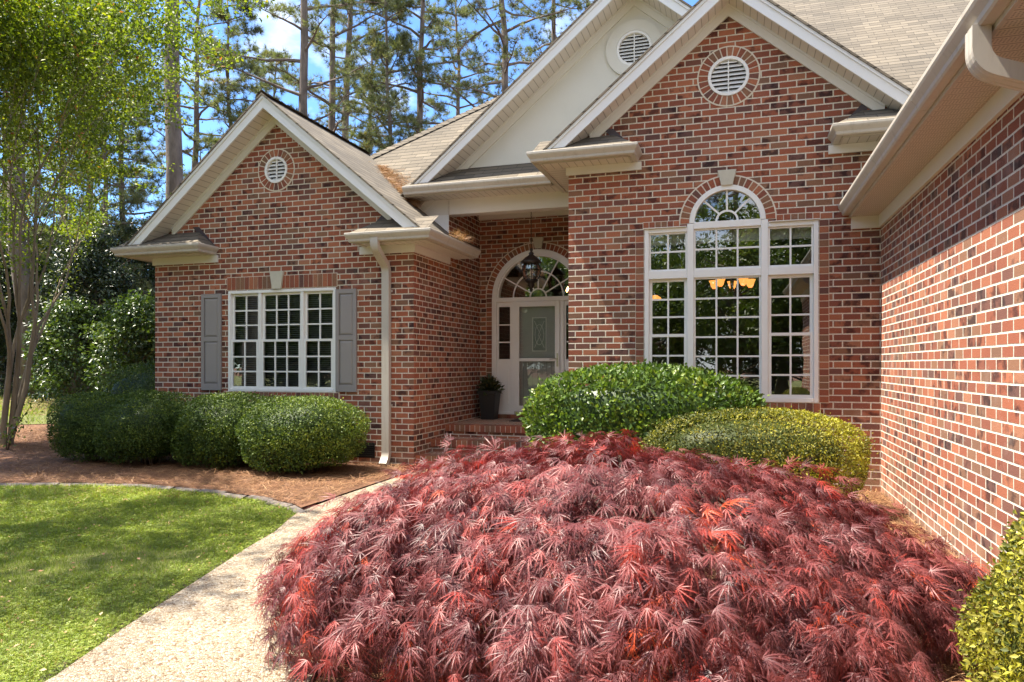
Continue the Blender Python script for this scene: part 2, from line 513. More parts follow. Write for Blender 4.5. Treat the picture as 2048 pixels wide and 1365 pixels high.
wl = walk_left + [(-4.22, 7.0), (-4.25, 9.0)]
wr = [(x+1.28, y) for x, y in wl]
wm = MB()
wm.add([(x, y, .03) for x, y in wl]+[(x, y, .03) for x, y in wr]+[(x, y, -.08) for x, y in wl]+[(x, y, -.08) for x, y in wr],
       [(i, len(wl)+i, len(wl)+i+1, i+1) for i in range(len(wl)-1)] + [(i, i+1, 2*len(wl)+i+1, 2*len(wl)+i) for i in range(len(wl)-1)]
       + [(len(wl)+i, 3*len(wl)+i, 3*len(wl)+i+1, len(wl)+i+1) for i in range(len(wl)-1)])
tag(wm.build('walkway', AGG), kind='structure')
# soil strip cut along the lawn edge
sm = MB()
sl = [(x-.085+.02*math.sin(y*7), y) for x, y in walk_left]
sm.add([(x, y, .010) for x, y in sl]+[(x-.002, y, .010) for x, y in walk_left], [(i, len(sl)+i, len(sl)+i+1, i+1) for i in range(len(sl)-1)])
tag(sm.build('soil_strip', SOILM), kind='structure')
# paver edging between lawn and bed
km = MB()
def along(line, step):
    pts = [Vector((x, y)) for x, y in line]; out = []; carry = 0
    for a, b in zip(pts, pts[1:]):
        L = (b-a).length; t = carry
        while t < L:
            out.append((a+(b-a)*t/L, (b-a).normalized())); t += step
        carry = t-L
    return out
for p, d in along(kerb_line, .40):
    nn = Vector((-d.y, d.x)); h = .034+random.uniform(-.006, .008); tilt = random.uniform(-.03, .03)
    a = p+d*.006; b = p+d*.394
    if random.random() < .5: a = a+nn*.008
    v = []
    for q in (a, b):
        for o, zz in ((-.05, -.05), (-.046, h-.012), (-.030, h), (.035, h+.012), (.055, h+.004), (.055, -.05)):
            w = q+nn*(o+tilt); v.append((w.x, w.y, zz))
    km.add(v, [(k, (k+1) % 6, 6+(k+1) % 6, 6+k)[::-1] for k in range(6)]+[(0, 1, 2, 3, 4, 5), (11, 10, 9, 8, 7, 6)])
tag(km.build('kerb', KERB), kind='structure')
# straw bed by the house, a little higher than the lawn
bed = [(x, y+.06) for x, y in kerb_line] + [(-4.24, 9.25), (-9.0, 9.25), (-9.0, 12), (-11.5, 12.0), (-14, 9), (-16.5, 5)]
def bed_sheet():
    m = MB(); tr = tessellate_polygon([[Vector((x, y, 0)) for x, y in bed]])
    fs = []
    for t in tr:
        a, b, c = [bed[i] for i in t]
        cr = (b[0]-a[0])*(c[1]-a[1])-(b[1]-a[1])*(c[0]-a[0])
        if abs(cr) > 1e-9: fs.append(t if cr > 0 else t[::-1])
    m.add([(x, y, gz(x, y)+.045) for x, y in bed], fs)
    return tag(m.build('mulch_bed', STRAW), kind='structure')
bed_sheet()

# ------------------------------------------------------------------ house
YF = 9.25                       # plane of both front gables
PIT = .833
house = thing('brick_house', (-4.4, 9.25, 0), 'red brick house with white trimmed gables, arched windows and brown shingle roof', 'house')
H = house

def rect(x0, x1, z0, z1): return [(x0, z0), (x1, z0), (x1, z1), (x0, z1)]
def archrect(x0, x1, z0, zs, n=24):
    cx = (x0+x1)/2; r = (x1-x0)/2
    return [(x0, z0), (x1, z0)]+[(cx+r*math.cos(math.pi*i/n), zs+r*math.sin(math.pi*i/n)) for i in range(0, n+1)]
def wall(outline, holes, y, name='wall', mat=BRICK, depth=.11):
    m = MB(); m.holes([outline]+holes, y)
    for h in holes:
        n = len(h)
        for i in range(n):
            (xa, za), (xb, zb) = h[i], h[(i+1) % n]
            m.add([(xa, y, za), (xb, y, zb), (xb, y+depth, zb), (xa, y+depth, za)], [(0, 1, 2, 3)])
    return m.build(name, mat, H)

XL0, XL1, XLC, ZLC = -9.0, -4.39, -6.69, 5.53
XM0, XM1, XMC, ZMC = -2.126, 1.96, -.085, 6.205
LW = (-7.57, -5.655, 1.09, 2.65)
MW = (-1.12, .952, 1.043, 3.245); MA = (-.55, .345)     # window and its raised centre bay
mwhole = [(MW[0], MW[2]), (MW[1], MW[2]), (MW[1], MW[3]), (MA[1]+.01, MW[3]), (MA[1]+.01, 3.285)]
cx, rr = (MA[0]+MA[1])/2, (MA[1]-MA[0])/2+.01
mwhole += [(cx+rr*math.cos(math.pi*i/24), 3.285+rr*math.sin(math.pi*i/24)) for i in range(1, 24)] + [(MA[0]-.01, 3.285), (MA[0]-.01, MW[3]), (MW[0], MW[3])]
def circ(cx, cz, r, n=32): return [(cx+r*math.cos(2*math.pi*i/n), cz+r*math.sin(2*math.pi*i/n)) for i in range(n)]

wall([(XL0, -.3), (XL1, -.3), (XL1, 3.52), (XLC, ZLC-.09), (XL0, 3.52)], [rect(*LW), circ(XLC, 4.475, .20)], YF)
wall([(XM0, -.3), (XM1, -.3), (XM1, 4.42), (XMC, ZMC-.09), (XM0, 4.42)], [mwhole, circ(XMC, 5.10, .245)], YF)
s = MB()
s.add([(XL1, YF, -.3), (XL1, 12, -.3), (XL1, 12, 4.3), (XL1, 10.55, 4.3), (XL1, 10.55, 3.52), (XL1, YF, 3.52)], [(0, 1, 2, 3, 4, 5)]); s.build('wall', BRICK, H)
MB().add([(XL0, 18, -.3), (XL0, YF, -.3), (XL0, YF, 3.52), (XL0, 18, 3.52)], [(0, 1, 2, 3)]).build('wall', BRICK, H)
MB().add([(XM0, 12, -.3), (XM0, YF, -.3), (XM0, YF, 4.4), (XM0, 12, 4.4)], [(0, 1, 2, 3)]).build('wall', BRICK, H)
DX0, DX1, DZ0, DZS = -4.15, -2.478, .62, 2.69
wall([(XL1, -.3), (XM0, -.3), (XM0, 4.3), (XL1, 4.3)], [archrect(DX0, DX1, DZ0, DZS)], 12.0)
XR = 1.63
MB().add([(XR, YF, -.3), (XR, -1.0, -.3), (XR, -1.0, 3.25), (XR, YF, 3.25)], [(0, 1, 2, 3)]).build('wall', BRICK, H)
MB().add([(XR, -1.0, -.3), (9, -1.0, -.3), (9, -1.0, 3.25), (XR, -1.0, 3.25)], [(0, 1, 2, 3)]).build('wall', BRICK, H)
# back and right side of the house, so that it stands closed
MB().add([(9, -1.0, -.3), (9, 18, -.3), (9, 18, 4.2), (9, -1.0, 3.25)], [(0, 1, 2, 3)]).build('wall', BRICK, H)
MB().add([(9, 18, -.3), (XL0, 18, -.3), (XL0, 18, 4.2), (9, 18, 4.2)], [(0, 1, 2, 3)]).build('wall', BRICK, H)

# brick rings, soldier courses
def bricks_ring(cx, cz, r0, r1, y, n, a0=0, a1=360, name='brick_ring'):
    m = MB(); gap = .0075
    for k in range(n):
        b0 = a0+(a1-a0)*k/n; b1 = a0+(a1-a0)*(k+1)/n
        p = []
        for rad, j in ((r0, 0), (r1, 0), (r1, 1), (r0, 1)):
            da = math.degrees(gap/rad)
            a = R(b0+da) if j == 0 else R(b1-da)
            p.append((cx+rad*math.cos(a), cz+rad*math.sin(a)))
        m.prism(p, y-.012, y+.03)
    o = m.build(name, UNIT, H)
    MB().arc(cx, cz, r0-.006, r1+.018, y-.006, y+.02, a0, a1, 48).build('mortar_bed', MORT, o)
    return o
def bricks_row(x0, x1, z0, z1, y, name, n=None, proud=.010, back=True):
    w = .0725; n = n or max(1, round((x1-x0)/(w+.010))); st = (x1-x0)/n
    m = MB()
    for k in range(n): m.box(x0+k*st+.005, x0+(k+1)*st-.005, y-proud, y+.03, z0+.005, z1-.005)
    o = m.build(name, UNIT, H)
    if back: MB().box(x0-.004, x1+.004, y-proud+.006, y+.02, z0-.004, z1+.004).build('mortar_bed', MORT, o)
    return o
bricks_ring(XLC, 4.475, .205, .31, YF, 22)
bricks_ring(XMC, 5.10, .25, .36, YF, 27)
bricks_ring(cx, 3.285, rr+.004, rr+.11, YF, 22, 0, 180, 'brick_arch')
bricks_ring((DX0+DX1)/2, DZS, (DX1-DX0)/2+.004, (DX1-DX0)/2+.11, 12.0, 36, 0, 180, 'brick_arch')
bricks_row(LW[0]-.02, LW[1]+.02, LW[3]+.012, LW[3]+.212, YF, 'soldier_course')
bricks_row(LW[0]-.06, LW[1]+.06, LW[2]-.105, LW[2]-.004, YF, 'brick_sill', proud=.03)
bricks_row(MW[0]-.02, MA[0]-.13, MW[3]+.012, MW[3]+.092, YF, 'soldier_course')
bricks_row(MA[1]+.13, MW[1]+.02, MW[3]+.012, MW[3]+.092, YF, 'soldier_course')
bricks_row(MW[0]-.02, MW[1]+.02, MW[2]-.125, MW[2]-.004, YF, 'brick_sill', proud=.02)
# stacked brick jambs beside the big window, the doorway
def jamb(x, z0, z1, y, w=.10):
    m = MB(); n = round((z1-z0)/.0813); st = (z1-z0)/n
    for k in range(n): m.box(x, x+w, y-.008, y+.03, z0+k*st+.005, z0+(k+1)*st-.005)
    o = m.build('brick_jamb', UNIT, H)
    MB().box(x-.006, x+w+.006, y-.004, y+.02, z0-.004, z1+.004).build('mortar_bed', MORT, o)
jamb(MW[1]+.012, MW[2], MW[3]+.0, YF); jamb(MW[0]-.112, MW[2], MW[3]+.0, YF); jamb(DX0-.112, DZ0, DZS, 12.0); jamb(DX1+.012, DZ0, DZS, 12.0)

def keystone(x, z0, z1, wb, wt, y):
    MB().prism([(x-wb/2, z0), (x+wb/2, z0), (x+wt/2, z1), (x-wt/2, z1)], y-.045, y+.02).build('keystone', STONE, H, bevel=.004)
keystone(-6.665, LW[3]+.005, LW[3]+.275, .155, .24, YF)
keystone(cx, 3.735, 3.925, .135, .225, YF)
keystone((DX0+DX1)/2+.02, DZS+.845, DZS+1.04, .12, .20, 12.0)

# gable vents
def vent(cx, cz, r, y, ring, label=None):
    m = MB(); m.arc(cx, cz, r-.035, r, y-.02, y+.05, n=48)
    m.box(cx-.008, cx+.008, y-.004, y+.02, cz-r+.036, cz+r-.036)
    o = m.build('gable_vent', FRAME, H, smooth=False)
    sl = MB(); n = int(2*(r-.035)/.048)
    for k in range(n):
        z = cz-r+.035+(k+.5)*(2*(r-.035))/n; q = math.sqrt(max(0, (r-.036)**2-(z-cz)**2))
        if q < .03: continue
        sl.add([(cx-q, y+.002, z-.020), (cx+q, y+.002, z-.020), (cx+q, y+.045, z+.022), (cx-q, y+.045, z+.022),
                (cx-q, y+.002, z-.012), (cx+q, y+.002, z-.012), (cx+q, y+.045, z+.030), (cx-q, y+.045, z+.030)],
               [(0,3,2,1),(4,5,6,7),(0,1,5,4),(1,2,6,5),(2,3,7,6),(3,0,4,7)])
    sl.build('louvre', FRAME, o)
    b = MB(); b.disc(cx, cz, r-.002, y+.075); b.build('vent_backing', FLASH, o)
    return o
vent(XLC, 4.475, .20, YF, 0); vent(XMC, 5.10, .245, YF, 0)

# roofs
def roof_slope(x_ridge, z_ridge, pts, name='roof'):
    """pts are (x,y) corners of one pitched plane, falling away from x_ridge"""
    m = MB(); n = len(pts); t = .03
    vs = [(x, y, z_ridge-PIT*abs(x-x_ridge)) for x, y in pts]
    a = sum(pts[i][0]*pts[(i+1) % n][1]-pts[(i+1) % n][0]*pts[i][1] for i in range(n))
    if a < 0: vs = vs[::-1]
    vs2 = [(x, y, z-t) for x, y, z in vs]
    m.add(vs+vs2, [list(range(n)), list(range(2*n-1, n-1, -1))]+[(i, n+i, n+(i+1) % n, (i+1) % n) for i in range(n)])
    return m.build(name, SHING, H)
OV = .33                        # fascia line outside the wall
def rake(xc, zc, xe, yf, yw, zcut, frieze=True, fr_to=None):
    """one rake: fascia, soffit and frieze from the apex down to x=xe"""
    sg = 1 if xe > xc else -1
    L = abs(xe-xc)
    def line(o0, o1, xa=0.0, xb=None):
        xb = L if xb is None else xb
        return [(xc+sg*xa, zc-PIT*xa-o0), (xc+sg*xb, zc-PIT*xb-o0), (xc+sg*xb, zc-PIT*xb-o1), (xc+sg*xa, zc-PIT*xa-o1)]
    def cutline(o0, o1):
        la = min(L, (zc-o0-zcut)/PIT); lb = min(L, (zc-o1-zcut)/PIT)
        return [(xc, zc-o0), (xc+sg*la, zc-PIT*la-o0), (xc+sg*lb, zc-PIT*lb-o1), (xc, zc-o1)]
    m = MB(); m.prism(cutline(.032, .215), yf, yf+.028); m.prism(cutline(.031, .075), yf-.018, yf-.001)
    m.build('fascia', TRIM, H)
    sf = MB(); sf.prism(cutline(.198, .208), yf+.029, yw-.001); sf.build('soffit', SOFF, H)
    if frieze:
        b = fr_to if fr_to is not None else L
        f = MB(); f.prism(line(.209, .36, 0, b), yw-.028, yw+.004); f.prism(line(.209, .235, 0, b), yw-.045, yw-.029); f.build('frieze_board', FRZ, H)
for xe, ft in ((XL0-.36, 1.95), (XL1+.36, 1.95)): rake(XLC, ZLC, xe, YF-OV, YF, 3.345, fr_to=ft)
for xe, ft in ((XM0-.36, 1.75), (XM1+.36, 1.75)): rake(XMC, ZMC, xe, YF-OV, YF, 4.245, fr_to=ft)
yr = YF-OV-.035
roof_slope(XLC, ZLC, [(XLC, yr), (XL0-.335, yr), (XL0-.335, 18.3), (XLC, 18.3)])
roof_slope(XLC, ZLC, [(XLC, yr), (XL1+.335, yr), (XL1+.335, 10.82), (XL1+.004, 10.82), (XL1+.004, 12.3), (XLC, 13.2)])
roof_slope(XMC, ZMC, [(XMC, yr), (XM0-.335, yr), (XM0-.335, 12.6), (XMC, 13.4)])
roof_slope(XMC, ZMC, [(XMC, yr), (XM1+.335, yr), (XM1+.335, 12.0), (XMC, 13.4)])

# gutters
GP = [(0, .0), (.062, .0), (.074, .012), (.078, .040), (.108, .080), (.116, .098), (.116, .124), (.108, .130), (.100, .124), (.098, .105), (0, .105)]
def gutter(path, zb, name='gutter'):
    """K-profile swept along a path of (x,y); outside is to the right of the way"""
    P = [Vector(p) for p in path]; m = MB(); rings = []
    for i, p in enumerate(P):
        ns = []
        if i > 0: d = (P[i]-P[i-1]).normalized(); ns.append(Vector((d.y, -d.x)))
        if i < len(P)-1: d = (P[i+1]-P[i]).normalized(); ns.append(Vector((d.y, -d.x)))
        n = sum(ns, Vector((0, 0))).normalized(); n = n/n.dot(ns[0])
        rings.append([(p.x+n.x*o, p.y+n.y*o, zb+z) for o, z in GP])
    k = len(GP); vs = [v for r in rings for v in r]
    fs = [(i*k+a, i*k+(a+1) % k, (i+1)*k+(a+1) % k, (i+1)*k+a)[::-1] for i in range(len(P)-1) for a in range(k)]
    fs += [list(range(k)), list(range((len(P)-1)*k, len(P)*k))[::-1]]
    m.add(vs, fs)
    return m.build(name, BEIGE, H)
def box_eave(x0, x1, y0, y1, z, name='soffit', along_y=False, mat=None):
    m = MB()
    uv = [((q[1], q[0]) if not along_y else (q[0], q[1])) for q in [(x0, y0), (x1, y0), (x1, y1), (x0, y1)]]
    m.add([(x0, y0, z), (x1, y0, z), (x1, y1, z), (x0, y1, z)], [(3, 2, 1, 0)], uv)
    return m.build(name, mat or SOFF, H)
def return_roof(xo, xi, yf, yw, z):
    """small hipped shingle roof on an eave return, xo outer end, xi inner end"""
    sg = 1 if xi > xo else -1; d = yw-yf; rise = d*.62
    a = [(xo, yf, z), (xi, yf, z), (xi-sg*d*.8, yw, z+rise), (xo, yw, z+rise)]
    if sg < 0: a = a[::-1]
    m = MB(); m.add(a, [(0, 1, 2, 3)])
    b = [(xi, yf, z), (xi, yw, z+.002), (xi-sg*d*.8, yw, z+rise)]
    if sg < 0: b = b[::-1]
    m.add(b, [(0, 1, 2)]); m.build('return_roof', SHING, H)
    q = [(xi+sg*.02, z-.02), (xi-sg*d*.8, z+rise+.08), (xi-sg*d*.8-sg*.12, z+rise+.08), (xi-sg*.12, z-.02)]
    MB().prism(q, yw-.006, yw+.004).build('flashing', FLASH, H)

def eave_return(xw, side, xi, zf, wrap_to, zs):
    """eave return at wall corner xw; side -1 left, +1 right; xi inner end; zf frieze bottom"""
    xo = xw+side*OV; yf = YF-OV; xin = xi-side*.10
    # fascia boards behind the gutter
    f = MB(); f.box(xo-.002 if side > 0 else xi, xi if side > 0 else xo+.002, yf, yf+.022, zs-.012, zs+.15) if False else f.box(min(xo, xin), max(xo, xin), yf, yf+.022, zs-.012, zs+.10)
    f.box(xin-.011, xin+.011, yf+.023, YF-.001, zs-.012, zs+.10)
    f.box(xo-.011, xo+.011, yf+.023, wrap_to, zs-.012, zs+.10)
    f.build('fascia', BEIGE, H)
    box_eave(min(xo, xin)+.012, max(xo, xin)-.012, yf+.023, YF-.001, zs)
    box_eave(min(xo, xw)+.0125, max(xo, xw)-.0005, YF, wrap_to, zs, along_y=True)
    # frieze board round the corner
    fb = MB()
    fb.box(min(xw+side*.03, xi-side*.22), max(xw+side*.03, xi-side*.22), YF-.030, YF+.002, zf, zs-.002)
    fb.build('frieze_board', FRZ, H)
    fb = MB(); fb.box(min(xw-side*.002, xw+side*.0295), max(xw-side*.002, xw+side*.0295), YF+.003, wrap_to-.25, zf, zs-.002); fb.build('frieze_board', FRZ, H)
    p = [(xin, YF-.002), (xin, yf), (xo, yf), (xo, wrap_to)]
    if side > 0: gutter([(xin-.011, YF-.002), (xin-.011, yf-.001), (xo+.011, yf-.001), (xo+.011, wrap_to)], zs)
    else: gutter([(xo-.011, wrap_to), (xo-.011, yf-.001), (xin+.011, yf-.001), (xin+.011, YF-.002)], zs)
    return_roof(xo+side*.06, xin-side*.09, yf-.095, YF, zs+.122)
eave_return(XL0, -1, -7.98, 3.11, 18, 3.225)
eave_return(XL1, +1, -5.03, 3.11, 10.80, 3.225)
eave_return(XM0, -1, -1.38, 4.02, 12.0, 4.125)
eave_return(XM1, +1, 1.28, 4.02, 12.0, 4.125)

# right wing eave: gutter, vented soffit, frieze, roof
xf = XR-.345; zs = 3.255
f = MB(); f.box(xf, xf+.022, -1.35, YF-.001, zs-.012, zs+.15); f.build('fascia', BEIGE, H)
gutter([(xf-.001, YF-.004), (xf-.001, -1.35)], zs+.02)
box_eave(xf+.023, XR-.001, -1.35, YF-.001, zs, along_y=True, mat=SOFFP)
MB().box(XR-.03, XR+.002, -1.0, YF-.032, zs-.145, zs-.002).build('frieze_board', FRZ, H)
MB().box(xf+.023, XR-.001, YF-.030, YF+.002, zs-.145, zs-.002).build('frieze_board', FRZ, H)
m = MB(); za = zs+.17
m.add([(xf-.09, -1.4, za), (5.3, -1.4, za+.80*(5.3-xf+.09)), (5.3, 13.4, za+.80*(5.3-xf+.09)), (xf-.09, 13.4, za)], [(0, 1, 2, 3)][::1])
m.add([(5.3, -1.4, za+.80*(5.3-xf+.09)), (9.5, -1.4, za), (9.5, 13.4, za), (5.3, 13.4, za+.80*(5.3-xf+.09))], [(0, 1, 2, 3)])
m.add([(xf-.09, -1.4, za-.02), (5.3, -1.4, za-.02+.80*(5.3-xf+.09)), (9.5, -1.4, za-.02)], [(0, 2, 1)])
m.build('roof', SHING, H)
for ys in (7.1, 5.6): gutter([(xf-.0035, ys+.018), (xf-.0035, ys-.018)], zs+.018, 'gutter_seam')
# downspout elbow under the near end of that gutter
def pipe(path, w, d, name='downspout', straps=()):
    """rectangular fluted pipe along a path of points in one vertical plane"""
    P = [Vector(p) for p in path]; m = MB(); prof = []
    fl = [(-.5, -.5), (-.30, -.5), (-.24, -.44), (-.16, -.5), (.16, -.5), (.24, -.44), (.30, -.5), (.5, -.5), (.5, .5), (-.5, .5)]
    h = None; rings = []
    for i, p in enumerate(P):
        dd = (P[min(i+1, len(P)-1)]-P[max(i-1, 0)]).normalized()
        base = path_axis
        u = base.normalized(); v = dd.cross(u).normalized()
        rings.append([p+u*a*w+v*b*d for a, b in fl])
    k = len(fl)
    m.add([q for r in rings for q in r], [(i*k+a, i*k+(a+1) % k, (i+1)*k+(a+1) % k, (i+1)*k+a) for i in range(len(P)-1) for a in range(k)]
          + [list(range(k))[::-1], list(range((len(P)-1)*k, len(P)*k))])
    return m.build(name, BEIGE, H)
def smoothpath(pts, r=.06, n=5):
    P = [Vector(p) for p in pts]; out = [P[0]]
    for a, b, c in zip(P, P[1:], P[2:]):
        d0 = (a-b).normalized(); d1 = (c-b).normalized()
        q = min(r, (a-b).length*.45, (c-b).length*.45)
        for i in range(n+1):
            t = i/n; out.append((b+d0*q)*(1-t)**2+b*2*t*(1-t)+(b+d1*q)*t*t)
    out.append(P[-1]); return out
path_axis = Vector((0, 1, 0))
yy = 4.34
pipe(smoothpath([(xf-.055, yy, zs+.03), (xf-.055, yy, zs-.17), (XR-.06, yy, zs-.31), (XR-.06, yy, 2.4), (XR-.06, yy, .1)], .11, 8), .125, .088)
# downspout on the left wing
path_axis = Vector((1, 0, 0))
px = -4.80
o = pipe(smoothpath([(px, YF-OV-.055, 3.275), (px, YF-OV-.055, 3.14), (px, YF-.05, 2.90), (px, YF-.05, .18), (px, YF-.14, .07)], .07, 6), .115, .078)
for zz in (2.55, .9): MB().box(px-.075, px+.075, YF-.006, YF-.002, zz, zz+.03).build('strap', BEIGE, o)
# crawl space vent
m = MB(); vx = -5.22
m.box(vx-.21, vx+.21, YF-.012, YF+.01, .14, .36)
o = m.build('foundation_vent', BLACK, H)
m = MB()
for k in range(6): m.box(vx-.19, vx+.19, YF-.022, YF-.013, .165+k*.03, .178+k*.03)
m.build('louvre', BLACK, o)

# windows
def lite_sash(m, x0, x1, z0, z1, y, cols, rows, st=.035, mt=.011):
    """sash stiles, rails and muntins; returns nothing, adds to m"""
    m.box(x0, x0+st, y, y+.035, z0, z1); m.box(x1-st, x1, y, y+.035, z0, z1)
    m.box(x0+st, x1-st, y+.001, y+.034, z0, z0+st); m.box(x0+st, x1-st, y+.001, y+.034, z1-st, z1)
    for i in range(1, cols):
        x = x0+st+(x1-x0-2*st)*i/cols; m.box(x-mt, x+mt, y+.006, y+.026, z0+st, z1-st)
    for j in range(1, rows):
        z = z0+st+(z1-z0-2*st)*j/rows; m.box(x0+st, x1-st, y+.0075, y+.0245, z-mt, z+mt)
def pane(m, x0, x1, z0, z1, y): m.add([(x0, y, z0), (x1, y, z0), (x1, y, z1), (x0, y, z1)], [(0, 1, 2, 3)])

BLIND = plain('grey_blind', (.20, .205, .21), .6)
def left_window():
    x0, x1, z0, z1 = LW; f = MB(); y = YF
    f.box(x0, x0+.045, y-.012, y+.10, z0, z1); f.box(x1-.045, x1, y-.012, y+.10, z0, z1)
    f.box(x0+.045, x1-.045, y-.012, y+.10, z1-.045, z1); f.box(x0+.045, x1-.045, y-.03, y+.10, z0, z0+.04)
    cols = [(x0+.045, x0+.555, 2), (x0+.605, x1-.605, 3), (x1-.555, x1-.045, 2)]
    f.box(x0+.556, x0+.604, y-.006, y+.10, z0+.04, z1-.045); f.box(x1-.604, x1-.556, y-.006, y+.10, z0+.04, z1-.045)
    w = f.build('window', FRAME, H, bevel=.004)
    zm = z0+.04+(z1-z0-.085)*.5
    for a, b, n in cols:
        s_ = MB(); lite_sash(s_, a+.002, b-.002, zm-.015, z1-.047, y+.035, n, 3); s_.build('sash', FRAME, w)
        s_ = MB(); lite_sash(s_, a+.002, b-.002, z0+.042, zm+.022, y-.004, n, 3); s_.build('sash', FRAME, w)
        p = MB(); pane(p, a+.03, b-.03, zm, z1-.06, y+.052); pane(p, a+.03, b-.03, z0+.06, zm, y+.0135); p.build('pane', GLASS, w)
        bl = MB()
        for k in range(48): bl.box(a+.01, b-.01, y+.112, y+.118, z0+.06+k*.031, z0+.078+k*.031)
        bl.build('blind', BLIND, w)
left_window()

def main_window():
    x0, x1, z0, z1 = MW; y = YF; f = MB(); a0, a1 = MA; zr = 2.60; zt = 2.70
    fw = .055
    f.box(x0, x0+fw, y-.022, y+.10, z0, z1); f.box(x1-fw, x1, y-.022, y+.10, z0, z1)                     # outer jambs
    f.box(a0-.035, a0+.045, y-.018, y+.10, z0+.055, 3.285); f.box(a1-.045, a1+.035, y-.018, y+.10, z0+.055, 3.285)   # mullions
    f.box(x0+fw, x1-fw, y-.030, y+.10, z0, z0+.054)                                                 # sill
    for xa, xb in ((x0+fw, a0-.036), (a0+.046, a1-.046), (a1+.036, x1-fw)):
        f.box(xa, xb, y-.016, y+.10, zr, zt)
        if not (xa > a0 and xb < a1): f.box(xa, xb, y-.016, y+.10, z1-.055, z1)
        else: f.box(xa, xb, y-.016, y+.10, 3.215, 3.30)
    f.arc(cx, 3.29, rr-.065, rr-.002, y-.02, y+.10, 0, 180, 32)
    w = f.build('window', FRAME, H, bevel=.004)
    # head flashing
    for xa, xb in ((x0-.01, a0-.045), (a1+.045, x1+.01)): MB().box(xa, xb, y-.05, y-.001, z1+.001, z1+.010).build('drip_cap', FRZ, w)
    s_ = MB(); lite_sash(s_, x0+fw+.002, a0-.038, zt+.001, z1-.056, y+.010, 2, 2, .02); s_.build('sash', FRAME, w)
    s_ = MB(); lite_sash(s_, a1+.038, x1-fw-.002, zt+.001, z1-.056, y+.010, 2, 2, .02); s_.build('sash', FRAME, w)
    s_ = MB(); lite_sash(s_, a0+.047, a1-.047, zt+.001, 3.214, y+.010, 3, 2, .02); s_.build('sash', FRAME, w)
    s_ = MB(); lite_sash(s_, a0+.047, a1-.047, z0+.056, zr-.001, y+.010, 3, 6, .02); s_.build('sash', FRAME, w)
    zm = 1.87
    for xa, xb in ((x0+fw+.002, a0-.038), (a1+.038, x1-fw-.002)):
        s_ = MB(); lite_sash(s_, xa, xb, zm-.02, zr-.001, y+.035, 2, 3, .036); s_.build('sash', FRAME, w)
        s_ = MB(); lite_sash(s_, xa, xb, z0+.056, zm+.022, y-.004, 2, 3, .036); s_.build('sash', FRAME, w)
        p = MB(); pane(p, xa+.02, xb-.02, zm, zr-.02, y+.052); pane(p, xa+.02, xb-.02, z0+.07, zm, y+.0135); pane(p, xa+.005, xb-.005, zt+.01, z1-.06, y+.0265); p.build('pane', GLASS, w)
    p = MB(); pane(p, a0+.05, a1-.05, z0+.06, zr-.005, y+.0265); pane(p, a0+.05, a1-.05, zt+.005, 3.21, y+.0265); p.build('pane', GLASS, w)
    p = MB(); p.disc(cx, 3.29, rr-.05, y+.0265, 0, 180, 32); p.build('pane', GLASS, w)
    s_ = MB(); s_.arc(cx, 3.30, .115, .14, y+.016, y+.036, 0, 180, 20)
    for a in (45, 90, 135):
        c_, q = math.cos(R(a)), math.sin(R(a)); n_ = (-q*.011, c_*.011)
        p0 = (cx+c_*.139, 3.30+q*.139); p1 = (cx+c_*(rr-.066), 3.29+q*(rr-.066))
        s_.prism([(p0[0]-n_[0], p0[1]-n_[1]), (p1[0]-n_[0], p1[1]-n_[1]), (p1[0]+n_[0], p1[1]+n_[1]), (p0[0]+n_[0], p0[1]+n_[1])], y+.0175, y+.0345)
    s_.build('sash', FRAME, w)
    b_ = MB()
    for xa, xb in ((x0+fw+.01, a0-.04), (a0+.05, a1-.05), (a1+.04, x1-fw-.01)): b_.box(xa, xb, y+.12, y+.14, 3.05, 3.20)
    b_.build('roller_blind', FRZ, w)
main_window()

# rooms seen through the glass
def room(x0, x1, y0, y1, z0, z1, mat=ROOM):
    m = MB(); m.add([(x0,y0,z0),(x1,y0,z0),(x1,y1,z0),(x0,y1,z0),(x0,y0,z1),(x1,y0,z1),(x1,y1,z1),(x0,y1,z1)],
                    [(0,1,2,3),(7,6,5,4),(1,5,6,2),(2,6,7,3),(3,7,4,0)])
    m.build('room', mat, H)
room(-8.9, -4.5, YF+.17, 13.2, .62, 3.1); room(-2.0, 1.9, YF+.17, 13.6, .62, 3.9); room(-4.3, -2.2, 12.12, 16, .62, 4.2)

# shutters
def shutter(x0, x1):
    z0, z1 = 1.10, 2.615; y = YF; m = MB()
    m.box(x0, x0+.055, y-.035, y-.002, z0, z1); m.box(x1-.055, x1, y-.035, y-.002, z0, z1)
    zm = z0+.80
    for a, b in ((z0, z0+.10), (zm-.035, zm+.035), (z1-.065, z1)): m.box(x0+.055, x1-.055, y-.0345, y-.002, a, b)
    for a, b in ((z0+.10, zm-.035), (zm+.035, z1-.065)):
        xa, xb = x0+.055, x1-.055; k = .035
        v = [(xa, y-.012, a), (xb, y-.012, a), (xb, y-.012, b), (xa, y-.012, b), (xa+k, y-.030, a+k), (xb-k, y-.030, a+k), (xb-k, y-.030, b-k), (xa+k, y-.030, b-k)]
        m.add(v, [(0,1,5,4),(1,2,6,5),(2,3,7,6),(3,0,4,7),(4,5,6,7)])
    m.build('shutter', SHUT, H, bevel=.003)
shutter(-8.065, -7.69); shutter(-5.645, -5.30)

